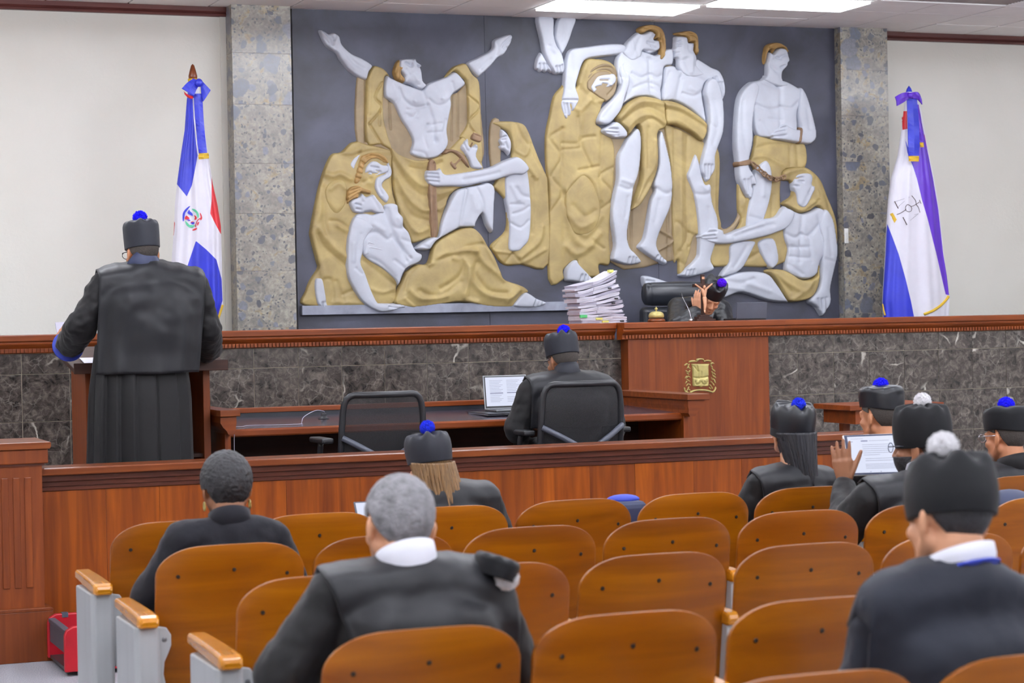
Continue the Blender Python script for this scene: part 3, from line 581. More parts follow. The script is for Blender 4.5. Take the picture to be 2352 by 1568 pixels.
figure('carved veiled woman standing in long gold folds', 'head foot', [
 ('g', 24, 20, 70, Z3, "400,386 480,376 560,388 612,420 642,480 642,560 600,640 540,700 512,780 482,860 522,892 612,1000 622,1200 602,1450 582,1700 588,1914 506,1922 502,2010 330,2000 330,1890 240,1960 240,2032 124,2028 126,1400 104,1200 100,960 130,800 160,662 215,592 240,570 330,590 342,520", "14,-12:230,905 130,975 215,1115 145,1260 225,1380 135,1530;14,-12:465,960 360,995 440,1190;14,-12:350,1215 490,1185;14,-12:610,1190 505,1265 615,1405 520,1500;18,12:270,720 360,800 340,1000;14,-10:340,820 345,1000 225,1010;14,-9:225,1060 345,1050;24,20:240,1370 300,1290 380,1240 470,1310 500,1430;20,-14:230,1380 240,1640 240,1950;14,-10:220,900 222,1380;24,16:250,1500 300,1700 400,1780 500,1690;22,14:310,1620 400,1700 510,1560;24,18:250,1780 330,1840 440,1780;14,-10:450,1740 530,1800;18,14:430,660 470,700 540,690;20,16:360,760 430,690;16,-10:370,610 420,660 520,720;14,-10:520,880 510,1260;16,10:400,420 360,560"),
 ('g', 44, 26, 90, Z3, "240,1390 300,1300 370,1240 440,1290 490,1400 512,1520 480,1640 400,1700 300,1690 245,1560", "24,14:270,1560 350,1640 440,1600;20,-10:300,1480 380,1560 460,1520"),
 ('b', 46, 10, 20, Z3, "400,600 405,520 440,450 520,410 590,420 632,470 640,540 620,640 560,700 520,690 445,640", "8,-8:415,500 500,450 590,450 625,520;8,-8:410,540 470,480 560,470 615,520;8,-6:560,650 610,590 625,520"),
 ('w', 50, 20, 40, Z3, "424,600 440,560 482,505 560,490 610,490 628,530 612,572 560,602 500,596 456,642", "8,-11:470,596 520,588 545,600;9,-10:520,570 550,575;9,-8:500,540 560,540;10,10:575,575 590,590"),
 ('w', 60, 20, 40, Z3, "330,1884 346,1915 430,2004 446,2034 402,2060 300,2050 244,2036 244,1955 288,1895", "8,-10:390,2000 380,2055;8,-10:415,2010 410,2055;8,-10:360,2000 345,2050"),
])
figure('carved tall man with bowed head leaning between two others', 'arm torso head arm leg leg hand', [
 ('b', 14, 8, 40, Z3, "560,1000 700,960 930,900 1100,880 1330,900 1400,1050 1412,1150 1402,1500 1440,1650 1540,1560 1560,1320 1620,1440 1560,1600 1480,1700 1350,1760 1342,1930 1100,2006 1092,1888 588,1902", "9,-8:705,1100 705,1880;9,-8:745,1500 745,1870;12,-8:1070,900 1060,1880;9,-6:1020,1500 1020,1880;10,8:950,1660 1060,1735 950,1810"),
 ('w', 44, 24, 60, Z3, "285,306 400,286 580,264 690,272 690,330 640,350 560,360 480,370 402,386 370,430 342,520 326,590 348,660 346,702 302,780 250,836 214,770 205,700 226,600 236,450 250,370", "9,-10:250,720 265,820;9,-10:280,720 290,780;9,-9:225,710 240,790;9,-8:215,690 330,690;18,-8:280,350 290,500 270,610"),
 ('w', 40, 28, 90, Z3, "690,280 640,350 620,420 640,560 690,640 670,720 760,672 880,664 962,702 966,620 982,500 990,440 1052,420 1052,310 992,310 930,350 860,330", "16,-14:870,380 870,500 880,660;14,-12:740,490 800,520 860,500;14,-11:880,500 930,520 975,490;14,-9:750,600 860,560 960,600;16,-9:820,340 860,390 960,380;14,-8:700,520 740,600 700,690;14,-8:880,600 960,620"),
 ('w', 58, 24, 60, Z3, "780,182 800,188 830,190 882,170 922,196 906,236 942,242 952,290 940,318 880,342 822,322 806,370 730,400 660,340 680,300 704,250", "8,-12:825,318 870,322 920,330;9,-12:880,286 905,300;9,-11:850,260 900,270;14,12:876,200 890,220;12,-12:905,190 880,230;14,10:730,250 760,360;16,-10:790,230 740,360"),
 ('h', 64, 20, 34, Z3, "785,156 830,130 900,122 962,150 992,222 997,330 976,386 944,380 952,300 942,236 900,232 922,192 882,168 830,190 800,190", "8,-8:830,150 930,160 960,240;8,-8:960,240 972,380;8,-7:950,200 985,340"),
 ('w', 62, 26, 56, Z3, "640,432 680,402 692,460 722,500 720,580 692,660 662,760 612,830 562,872 480,862 486,800 540,730 622,640 652,560 636,490", "9,-10:655,420 665,520;9,-9:675,430 690,530;16,-8:640,620 580,740 520,820"),
 ('w', 70, 26, 60, Z3, "700,970 772,898 806,960 802,1130 782,1260 752,1350 722,1560 702,1700 722,1790 762,1832 806,1890 794,1914 700,1926 590,1890 586,1850 602,1760 576,1560 590,1430 622,1290 626,1120 662,1040", "16,-10:640,1340 700,1360 740,1340;16,10:660,1290 720,1310;8,-10:740,1870 732,1920;8,-10:765,1875 760,1915;8,-10:710,1870 700,1920;16,-8:700,1420 680,1560"),
 ('w', 70, 26, 60, Z3, "960,916 1002,1060 1032,1200 1042,1370 1022,1500 962,1640 922,1760 952,1840 1000,1890 986,1922 900,1882 800,1812 780,1780 822,1720 852,1560 872,1440 902,1370 890,1310 928,1170 926,990", "16,-10:910,1350 980,1390 1030,1370;8,-10:950,1870 940,1905;8,-10:972,1880 966,1915;8,-9:925,1855 905,1885;16,-8:930,1440 900,1600"),
 ('g', 84, 18, 44, Z3, "962,692 880,664 800,660 722,700 662,760 620,830 692,920 692,1000 642,1090 624,1132 690,1000 720,950 780,880 802,1000 804,1250 762,1400 722,1500 722,1522 802,1470 882,1330 932,1170 926,950 962,910 992,880 980,740", "20,16:640,820 720,740 820,700 960,720;16,-12:660,850 760,770 860,750 970,800;20,16:690,900 760,830 860,800 970,860;14,-10:780,880 870,830 960,890;18,16:900,1000 890,1180 820,1300 760,1440;14,-10:850,900 850,1200;16,14:760,1500 860,1330"),
 ('g', 80, 18, 40, Z3, "962,692 1060,700 1172,760 1292,860 1292,950 1250,1000 1180,940 1060,880 985,872 975,760", "18,-12:985,760 1100,790 1290,900;20,16:985,730 1110,760 1280,880;16,12:990,850 1100,860 1250,980"),
 ('w', 92, 20, 40, Z3, "510,912 562,880 622,850 692,920 692,970 642,978 580,972 524,944", "9,-10:530,905 610,912;9,-10:530,930 615,938;9,-9:550,955 620,958"),
])
figure('carved man in profile standing beside the tall man', 'torso head hand leg arm', [
 ('g', 30, 16, 50, Z3, "985,880 1060,884 1180,940 1290,1000 1380,1040 1412,1150 1402,1500 1420,1640 1340,1760 1225,1700 1180,1850 1130,1990 1096,1992 1092,1888 1062,1884 1040,1500 1044,1370 1020,1100", "14,-10:1060,900 1070,1880;18,12:1110,920 1110,1800;14,-10:1160,960 1150,1300 1165,1880;14,-10:1080,1600 1165,1700 1080,1860 1150,1930;16,12:1370,1100 1360,1500 1400,1640;12,-10:1170,1680 1230,1720 1170,1790"),
 ('w', 44, 26, 80, Z3, "990,440 1060,430 1092,460 1160,440 1230,376 1300,430 1392,470 1340,540 1292,560 1272,650 1292,780 1292,860 1180,760 1062,696 968,690 975,560", "16,-12:1110,500 1080,620 1070,690;14,-11:1120,640 1200,660 1270,620;14,-9:1100,520 1180,510 1270,540;14,-8:1020,480 990,560;18,10:1180,600 1220,620"),
 ('b', 42, 8, 14, Z3, "1000,428 1062,430 1050,450 1022,470 985,560 980,500", ""),
 ('w', 56, 24, 50, Z3, "1070,210 1150,214 1166,256 1206,260 1202,310 1228,372 1226,430 1284,502 1160,522 1088,460 1080,384 1060,372 1056,345 1040,310 1056,296 1060,250", "8,-12:1065,262 1100,250;8,-12:1070,280 1100,280;8,-10:1060,342 1085,340;14,12:1176,268 1196,300;12,-10:1166,262 1160,310 1180,330;14,-9:1150,380 1090,400;16,-10:1130,400 1170,510;14,10:1190,350 1180,480"),
 ('h', 62, 18, 30, Z3, "1060,188 1120,174 1180,168 1232,200 1247,280 1236,352 1206,322 1206,260 1166,256 1150,216 1092,206", "8,-8:1150,190 1220,220 1236,300;8,-8:1100,188 1180,200"),
 ('w', 40, 24, 40, Z3, "1232,380 1340,440 1402,470 1440,550 1446,650 1410,698 1400,640 1362,545 1290,492", "9,-10:1400,560 1410,660;9,-10:1420,560 1430,660;9,-9:1370,520 1390,580"),
 ('w', 60, 24, 60, Z3, "1210,1090 1242,1150 1282,1310 1330,1320 1342,1450 1382,1570 1386,1680 1362,1780 1332,1880 1352,1930 1346,1966 1200,2010 1130,2012 1096,1990 1210,1880 1232,1800 1226,1600 1196,1400 1150,1270 1166,1200", "16,-9:1200,1390 1270,1400 1330,1380;8,-9:1150,1965 1140,2005;8,-9:1175,1965 1165,2008;8,-9:1200,1960 1190,2005;16,-8:1300,1500 1320,1650;16,10:1260,1330 1300,1370"),
 ('w', 84, 26, 56, Z3, "1290,552 1330,522 1382,560 1416,700 1422,860 1412,950 1372,1060 1356,1120 1356,1200 1322,1280 1290,1306 1262,1262 1238,1220 1250,1130 1282,1000 1302,860 1290,720 1270,640", "9,-10:1275,1180 1282,1270;9,-10:1300,1180 1300,1295;9,-10:1325,1180 1320,1270;16,-8:1340,700 1370,860 1330,1020;14,-8:1300,860 1350,900"),
])
figure('carved chained man standing upright at the right', 'leg torso head arm arm', [
 ('g', 26, 14, 50, Z3, "1680,946 1780,972 1960,1006 2050,1020 2052,1190 1900,1210 1870,1300 1870,1500 1900,1900 1500,1930 1340,1924 1342,1760 1480,1700 1560,1600 1540,1500 1545,1290 1600,1420 1640,1300 1660,1200 1620,1160 1642,1110 1662,1030", "14,-10:1670,1050 1780,1020 1930,1020;16,12:1640,1120 1740,1110 1860,1170;14,-10:1930,1010 1930,1180;14,-10:1980,1020 1990,1180;14,-10:1870,1300 1860,1600;12,-8:1800,1400 1790,1580;24,18:1600,1420 1500,1620 1440,1660;18,-12:1560,1500 1470,1680;16,12:1520,1920 1640,1820;16,-10:1580,1900 1700,1830"),
 ('w', 44, 26, 60, Z3, "1660,1210 1740,1136 1782,1180 1797,1290 1782,1420 1742,1560 1700,1640 1600,1700 1590,1600 1612,1450 1640,1330", "18,10:1720,1220 1720,1400;14,-8:1620,1560 1700,1580"),
 ('w', 40, 28, 90, Z3, "1718,532 1745,500 1830,580 1882,540 2002,600 2042,650 2002,720 1982,800 1986,890 1960,1002 1780,972 1690,962 1652,880 1642,780 1620,700 1600,572", "16,-12:1850,600 1850,720 1850,900;14,-11:1660,720 1760,760 1845,740;14,-10:1860,740 1930,750 1985,700;14,-9:1720,560 1800,590 1850,590;14,-9:1700,850 1760,950;14,-8:1760,830 1860,840;14,-8:1650,640 1650,760"),
 ('w', 54, 24, 50, Z3, "1765,330 1800,342 1842,300 1900,310 1922,392 1912,410 1905,440 1870,482 1875,540 1920,580 1832,592 1718,540 1745,500 1750,415", "9,-12:1850,365 1890,352;9,-12:1820,372 1850,380;8,-10:1850,445 1880,432;14,10:1880,370 1908,395;12,-8:1770,420 1810,470;16,-10:1780,440 1840,500 1860,560;14,12:1775,340 1785,370"),
 ('h', 60, 18, 30, Z3, "1735,330 1755,276 1830,254 1902,285 1922,332 1872,300 1820,310 1800,342 1788,312 1765,332 1745,420 1730,392", "8,-8:1770,290 1860,280 1910,310;8,-8:1750,320 1745,400"),
 ('w', 70, 26, 56, Z3, "1600,572 1652,548 1692,600 1662,720 1642,860 1642,1000 1616,1130 1616,1190 1652,1250 1672,1300 1660,1335 1642,1330 1642,1390 1622,1436 1572,1372 1530,1280 1520,1150 1506,1000 1520,750 1546,640", "9,-10:1570,1290 1590,1380;9,-10:1600,1290 1615,1400;9,-9:1625,1270 1635,1340;16,-8:1560,700 1560,900 1580,1050"),
 ('w', 66, 26, 54, Z3, "1992,600 2042,642 2092,800 2122,950 2092,1010 2042,1022 1900,1000 1800,986 1782,968 1768,950 1800,912 1872,860 1930,890 1992,902 1980,800", "9,-10:1790,940 1870,920;9,-10:1790,965 1880,955;9,-9:1820,905 1880,895;16,-8:2040,760 2060,900"),
 ('d', 94, 6, 10, Z3, "1518,1150 1616,1128 1622,1178 1528,1194", ""),
 ('d', 92, 6, 10, Z3, "1985,898 2012,905 2002,1010 1970,1002", ""),
])
figure('carved hooded man on the ground stretching out one arm', 'shin shin thigh leg torso head arm arm', [
 ('w', 44, 26, 60, Z3, "820,2010 870,2004 940,2022 1000,2042 1080,2055 1250,2050 1420,2010 1440,2110 1300,2200 1070,2130 900,2110 860,2085 830,2080", "9,-9:850,2040 900,2050;16,-8:1000,2070 1200,2100"),
 ('w', 46, 26, 60, Z3, "1480,1762 1662,1740 1642,1820 1562,1960 1442,2012 1402,2002 1462,1900", "16,-8:1600,1780 1500,1940"),
 ('w', 48, 26, 60, Z3, "1680,1752 1800,1720 1842,1850 1832,1920 1782,1952 1722,1882", "16,-8:1740,1780 1800,1920"),
 ('w', 60, 32, 90, Z3, "1400,2040 1442,2010 1562,1974 1742,1980 1822,2060 1900,2180 1922,2202 1762,2192 1562,2132 1432,2172 1330,2180", "18,-10:1440,2040 1540,2060 1640,2030;20,12:1600,2060 1760,2120;16,10:1420,2090 1560,2110"),
 ('g', 62, 18, 50, Z3, "1740,1962 1882,1958 2022,2032 2122,2000 2152,1882 2142,2060 2082,2172 1932,2202 1882,2152 1820,2042", "18,14:1780,1980 1900,2060 2000,2120;14,-10:1820,2010 1920,2120;18,14:2120,2020 2040,2110 1940,2180;14,-10:2140,1960 2080,2100"),
 ('g', 40, 18, 50, Z3, "1872,1222 1942,1190 2052,1190 2152,1270 2202,1380 2262,1530 2288,1650 2284,1800 2250,1650 2150,1490 2080,1520 2010,1534 1930,1500 1868,1460 1942,1400 1930,1300 1880,1290", "18,14:1890,1240 2020,1205 2120,1290 2150,1420;14,-10:2110,1280 2150,1420 2060,1500;18,14:1890,1460 2010,1515 2110,1450;14,-10:2190,1400 2240,1560;12,-8:1920,1240 1940,1350 1960,1440"),
 ('w', 52, 30, 90, Z3, "1872,1490 1930,1506 2010,1536 2080,1520 2150,1492 2212,1550 2252,1700 2152,1900 2122,2000 2022,2032 1900,1980 1890,1900 1902,1800 1872,1700", "16,-14:2010,1560 1995,1700 1990,1900;14,-12:1890,1690 1950,1720 2000,1690;14,-11:2010,1700 2060,1700 2130,1620;14,-10:1910,1790 2060,1790;14,-10:1915,1860 2060,1870;14,-10:2060,1720 2080,1900;14,-9:1910,1920 2010,1990;16,-10:2130,1560 2150,1680;14,-8:1930,1780 1930,1900"),
 ('w', 58, 24, 50, Z3, "1940,1290 1980,1240 2062,1230 2096,1262 2092,1320 2112,1332 2102,1380 2052,1482 2012,1500 1972,1470 1960,1400 1938,1345", "9,-12:1965,1275 2010,1270;9,-12:1980,1295 2010,1300;8,-10:1950,1330 1975,1335;14,12:2080,1335 2095,1365;12,-10:2090,1310 2060,1380;16,-9:2060,1390 2020,1480"),
 ('w', 84, 28, 56, Z3, "1232,1702 1290,1660 1300,1645 1342,1640 1412,1660 1432,1690 1562,1640 1702,1580 1802,1560 1862,1490 1952,1530 1902,1640 1802,1690 1702,1720 1562,1750 1430,1772 1342,1766 1262,1740 1230,1720", "9,-10:1250,1715 1340,1705;9,-10:1265,1735 1350,1730;9,-9:1290,1680 1350,1675;18,-9:1500,1710 1660,1650 1780,1620;16,8:1560,1660 1700,1620"),
 ('w', 72, 26, 56, Z3, "2180,1502 2242,1580 2272,1750 2276,1850 2252,1960 2222,2100 2226,2200 2182,2290 2160,2304 2120,2242 2060,2192 2132,2090 2152,1900 2152,1750 2130,1620", "9,-10:2120,2180 2140,2250;9,-10:2150,2180 2165,2290;9,-10:2180,2170 2190,2270;16,-8:2200,1650 2220,1850;14,-8:2180,1880 2240,1900"),
])
# chain hanging from the standing man's cuff
mb = MB()
cp = spline(pts_of("1620,1165 1690,1230 1750,1275 1810,1285 1868,1262", Z3), 8)
for k in range(0, len(cp)-3, 3):
    a, b = cp[k], cp[k+3]; c = (a+b)/2; d = (b-a)/np.linalg.norm(b-a); n = np.array([-d[1], d[0]]); ring = []
    for q in np.linspace(0, 2*PI, 14, endpoint=False):
        p = c+d*math.cos(q)*7.5+n*math.sin(q)*(4.5 if (k//3) % 2 else 3.2); w = atY(p[0], p[1], YW); w[1] -= 0.095; ring.append(w)
    rg = []
    for i in range(14):
        t = ring[(i+1) % 14]-ring[i-1]; t /= np.linalg.norm(t); o = np.cross(t, (0, 1, 0)); rg.append([ring[i]+0.0075*(o*math.cos(s)+np.array((0, 1, 0))*math.sin(s)) for s in np.linspace(0, 2*PI, 6, endpoint=False)])
    rg.append(rg[0]); mb.rings(rg, False)
mb.obj('chain', M['mural_wood'], relief, smooth=True)

# ------------------------------------------------------------------ desks, lectern
def desk(nm, label, x0, x1, zt, za, y0=11.7, y1=12.62, near=11.56):
    t = thing(nm, label, 'desk', ((x0+x1)/2, 12.1, WELL))
    MB().prism([(y0, zt-0.006), (y0, zt), (y1, zt+0.026), (y1, zt-0.006)], 'x', x0, x1).obj('writing_surface', M['desk_top'], t)
    MB().box(x0, x1, y1-0.012, y1+0.001, zt+0.0, za-0.062).obj('back_lining', M['leather'], t)
    MB().prism([(y0-0.012, zt-0.042), (y0-0.018, zt-0.034), (y0-0.018, zt-0.008), (y0-0.01, zt+0.001), (y0+0.03, zt+0.001), (y0+0.03, zt-0.042)], 'x', x0, x1).obj('front_lip', M['wood_red'], t)
    MB().box(x0, x1, y0+0.03, y1, zt-0.04, zt-0.007).obj('top_board', M['wood_dark'], t)
    MB().box(x0, x1, y1-0.3, y1-0.27, WELL, zt-0.04).obj('modesty_panel', M['wood_dark'], t)
    MB().box(x0-0.06, x1+0.06, y1, y1+0.05, WELL, za-0.062).obj('back_panel', M['wood_red'], t)
    MB().box(x0-0.07, x1+0.07, y1-0.02, y1+0.06, za-0.064, za-0.034).obj('back_rail', M['wood_red'], t, bevel=0.003)
    for s, xx in ((-1, x0), (1, x1)):
        a, b = (xx-0.035, xx) if s < 0 else (xx, xx+0.035)
        MB().box(a, b, y0-0.04, y1, WELL, zt+0.02).obj('side_panel', M['wood_red_v'], t, bevel=0.002)
        o = -0.02 if s < 0 else 0.0
        MB().prism([(a, zt-0.02), (b, zt-0.02), (b+(0.012 if s > 0 else 0.008), zt+0.0), (b+0.03*s if s > 0 else b+0.008, zt+0.02), (b+0.07 if s > 0 else b+0.012, zt+0.045), (b+0.07 if s > 0 else b+0.012, za-0.036), (a-(0.045 if s < 0 else 0.012), za-0.036), (a-(0.045 if s < 0 else 0.012), zt+0.045), (a-(0.03 if s < 0 else 0.008), zt+0.02), (a-0.01, zt)], 'y', near+0.01, y1).obj('arm_bracket', M['wood_red'], t)
        MB().box(a-(0.05 if s < 0 else 0.025), b+(0.09 if s > 0 else 0.03), near-0.01, y1, za-0.036, za).obj('arm_cap', M['wood_railcap'], t, bevel=0.003)
    return t
desk('counsel_desk', 'long wooden desk with a dark writing top and raised back ledge, before the bench', 2.875, 5.71, 1.03, 1.147)
t = thing('side_table', 'small wooden stand, its corner showing left of the cropped-haired man', 'table', (7.15, 11.8, WELL))
MB().box(6.81, 7.5, 11.54, 12.0, 1.008, 1.042).obj('top', M['wood_red'], t, bevel=0.004)
MB().box(6.866, 7.44, 11.57, 11.97, 0.92, 1.008).obj('apron', M['wood_red'], t, bevel=0.003)
for x, y in ((6.98, 11.6), (7.4, 11.6), (6.98, 11.9), (7.4, 11.9)): MB().box(x-0.025, x+0.025, y-0.025, y+0.025, WELL, 0.921).obj('leg', M['wood_red_v'], t)

lec = thing('lectern', 'open-backed dark wood lectern in front of the standing man', 'lectern', (2.42, 11.95, WELL))
MB().box(2.075, 2.115, 11.72, 12.17, WELL, 1.40).obj('side_panel', M['wood_red_v'], lec, bevel=0.003)
MB().box(2.735, 2.775, 11.72, 12.17, WELL, 1.40).obj('side_panel', M['wood_red_v'], lec, bevel=0.003)
MB().box(2.115, 2.735, 12.14, 12.17, WELL, 1.42).obj('front_panel', M['wood_dark'], lec)
MB().box(2.115, 2.735, 11.76, 12.14, 0.88, 0.9).obj('shelf', M['wood_dark'], lec)
MB().box(2.115, 2.735, 11.76, 12.14, WELL+0.02, WELL+0.06).obj('shelf', M['wood_dark'], lec)
MB().prism([(11.62, 1.375), (11.62, 1.405), (12.24, 1.515), (12.24, 1.48)], 'x', 1.995, 2.855).obj('sloped_top', M['wood_dark'], lec, bevel=0.004)
MB().box(1.995, 2.855, 11.605, 11.622, 1.37, 1.43).obj('book_ledge', M['wood_dark'], lec, bevel=0.003)
def tilted_sheet(nm, label, cat, x0, x1, ya, za, yb, zb, th, m, ang=0.0):
    c = Vector(((x0+x1)/2, (ya+yb)/2, (za+zb)/2)); d = Vector((0, yb-ya, zb-za)); L = d.length; d.normalize(); n = Vector((1, 0, 0)).cross(d); w = (x1-x0)/2
    e = Vector((math.cos(ang), 0, 0))+d*math.sin(ang); f = d*math.cos(ang)-Vector((math.sin(ang), 0, 0))
    vs_ = [c+e*(w*s)+f*(L/2*u)+n*q for q in (0, th) for s, u in ((-1, -1), (1, -1), (1, 1), (-1, 1))]
    o = MB().add(vs_, [(0, 3, 2, 1), (4, 5, 6, 7), (0, 1, 5, 4), (1, 2, 6, 5), (2, 3, 7, 6), (3, 0, 4, 7)]).obj(nm, m)
    return tag(o, label, cat)
tilted_sheet('paper_sheet', 'white paper sheet on the lectern below the standing man left sleeve', 'paper', 2.07, 2.26, 11.63, 1.412, 11.86, 1.452, 0.004, M['paper'])
tilted_sheet('notepad', 'white and purple pad at the left edge of the lectern', 'notepad', 1.995, 2.05, 12.05, 1.485, 12.2, 1.65, 0.012, M['paper_grey'])

# ------------------------------------------------------------------ mesh office chairs
def mesh_chair(label, xc, y, z0, w, zt, zb):
    t = thing('mesh_chair', label, 'chair', (xc, y+0.25, z0))
    h = zt-zb
    def P(s, v):   # s -1..1 across, v 0..1 up
        ww = w/2*(0.98+0.02*(1-v)) if v < 0.6 else w/2*(0.98-0.10*((v-0.6)/0.4)**2)
        return Vector((xc+s*ww, y+0.06-0.05*s*s*-1+0.03*(v-0.5)**2-0.04*v, zb+h*v))
    path = [P(-1, v) for v in np.linspace(0, 0.86, 8)]+[P(-0.97, 0.94), P(-0.9, 0.985), P(-0.8, 1.0)]+[P(s, 1.0) for s in np.linspace(-0.6, 0.6, 7)]+[P(0.8, 1.0), P(0.9, 0.985), P(0.97, 0.94)]+[P(1, v) for v in np.linspace(0.86, 0, 8)]
    path += [P(s, 0.0) for s in np.linspace(0.7, -1, 8)]
    MB().tube(path, 0.018, 10).obj('back_frame', M['black_plastic'], t, smooth=True)
    MB().grid(lambda a, b: P((a*2-1)*0.97, b*0.985), 14, 12).obj('mesh_back', M['chair_mesh'], t, smooth=True)
    for s in (-1, 1):
        q = [P(s, 0.36)+Vector((0, -0.02, 0)), P(s*0.62, 0.22)+Vector((0, -0.045, 0)), P(s*0.2, 0.06)+Vector((0, -0.06, 0)), P(0, -0.03)+Vector((0, -0.06, 0))]
        MB().tube(spline(q, 5), 0.017, 8).obj('support_bar', M['grey_plastic'], t, smooth=True)
    MB().tube([P(0, -0.03)+Vector((0, -0.06, 0)), P(0, -0.3)+Vector((0, -0.03, 0)), Vector((xc, y+0.2, z0+0.42))], 0.025).obj('back_stem', M['black_plastic'], t, smooth=True)
    sb = MB(); sb.box(xc-0.24, xc+0.24, y+0.06, y+0.54, z0+0.43, z0+0.5); sb.obj('seat', M['black_plastic'], t, bevel=0.03, seg=3)
    MB().tube([(xc, y+0.3, z0+0.08), (xc, y+0.3, z0+0.44)], 0.028).obj('gas_stem', M['steel'], t, smooth=True)
    for k in range(5):
        a = 2*PI*k/5+0.3; e = Vector((xc+0.3*math.cos(a), y+0.3+0.3*math.sin(a), z0+0.07))
        l = MB().tube([(xc, y+0.3, z0+0.11), e], [0.03, 0.018], 8).obj('foot', M['black_plastic'], t, smooth=True)
        MB().lathe(e+Vector((-0.012, 0, -0.04)), [(0, 0), (0.028, 0), (0.028, 0.024), (0, 0.024)], 12, 0, (1, 0, 0)).obj('caster', M['black_plastic'], l)
    for s in (-1, 1):
        MB().tube(spline([(xc+s*0.25, y+0.3, z0+0.46), (xc+s*0.3, y+0.3, z0+0.55), (xc+s*0.3, y+0.28, z0+0.66)], 4), 0.016).obj('arm_post', M['black_plastic'], t, smooth=True)
        MB().box(xc+s*0.3-0.035, xc+s*0.3+0.035, y+0.14, y+0.4, z0+0.66, z0+0.69).obj('armrest', M['black_plastic'], t, bevel=0.01)
    return t
mesh_chair('empty black mesh-back office chair at the long desk', 3.59, 11.0, WELL, 0.475, 1.225, 0.86)
mesh_chair('black mesh-back office chair behind the man at the laptop', 4.775, 10.98, WELL, 0.50, 1.25, 0.87)

# ------------------------------------------------------------------ folding auditorium seats
ROWY = {1: 8.0, 2: 7.05, 3: 6.1, 4: 4.92, 5: 3.90}
ROWZ = {1: 1.0, 2: 1.0, 3: 0.99, 4: 0.99, 5: 0.99}
ROWX = {1: 1.50, 2: 1.472, 3: 1.515, 4: 1.43, 5: 1.395}
SW = 0.259; PITCH = 0.551; ZT = 0.878; ZB = 0.33
def back_point(u, z, y0, th=0.0):
    return Vector((u, y0-0.026*(1-(u/SW)**2)+(ZT-z)*0.16+th, z))
def seat_back_mesh():
    us = [-SW+SW*2*(0.5-0.5*math.cos(PI*i/26)) for i in range(27)]; vs_ = []; nz = 9; rh, rv = 0.16, 0.095; rb = 0.05
    for th in (-0.007, 0.007):
        for u in us:
            e = max(abs(u)-(SW-rh), 0)/rh; zt = ZT-0.010*(u/SW)**2-rv*(1-math.sqrt(max(1-e**2.3, 0)))
            e2 = max(abs(u)-(SW-rb), 0); zb = ZB+(rb-math.sqrt(max(rb*rb-e2*e2, 0)))
            for j in range(nz+1): vs_.append(back_point(u, zb+(zt-zb)*j/nz, 0.0, th))
    n = len(us); w = nz+1; F = []
    for s in range(2):
        for i in range(n-1):
            for j in range(nz):
                a = s*n*w+i*w+j; F.append((a, a+w, a+w+1, a+1))
    o2 = n*w
    for i in range(n-1):
        F.append((i*w, o2+i*w, o2+(i+1)*w, (i+1)*w)); F.append((i*w+nz, (i+1)*w+nz, o2+(i+1)*w+nz, o2+i*w+nz))
    for j in range(nz):
        F.append((j, j+1, o2+j+1, o2+j)); a = (n-1)*w+j; F.append((a, o2+a, o2+a+1, a+1))
    return MB().add(vs_, F)
def make_seat():
    t = thing('auditorium_seat', 'x', 'seat', (0, 0, 0), 'folding wooden seats of the public rows')
    b = seat_back_mesh().obj('backrest', M['wood_seat'], t, smooth=False)
    for p in b.data.polygons: p.use_smooth = True
    m = b.modifiers.new('bevel', 'BEVEL'); m.width = 0.004; m.segments = 2; m.limit_method = 'ANGLE'; m.angle_limit = 0.8
    for u, z in ((-0.185, 0.775), (0.005, 0.79), (0.195, 0.765), (-0.2, 0.40), (0.2, 0.40)):
        p = back_point(u, z, 0.0, -0.0075)
        MB().lathe(p, [(0.0, -0.003), (0.005, -0.003), (0.007, 0.0), (0.007, 0.004)], 10, 0, (0, 1, 0)).obj('screw', M['screw'], t)
    # folded-down plywood seat pan
    mb = MB()
    mb.rings([[Vector((x, 0.13+0.40*v, 0.44-0.02*math.sin(v*PI)+0.02*v-(0.03*max(v-0.8, 0)/0.2)**1+e)) for x, e in ((-0.235, 0), (-0.12, -0.006), (0, -0.008), (0.12, -0.006), (0.235, 0), (0.235, -0.016), (0.12, -0.022), (0, -0.024), (-0.12, -0.022), (-0.235, -0.016))] for v in np.linspace(0, 1, 10)])
    mb.obj('seat_pan', M['wood_seat'], t, smooth=False, bevel=0.003)
    return t
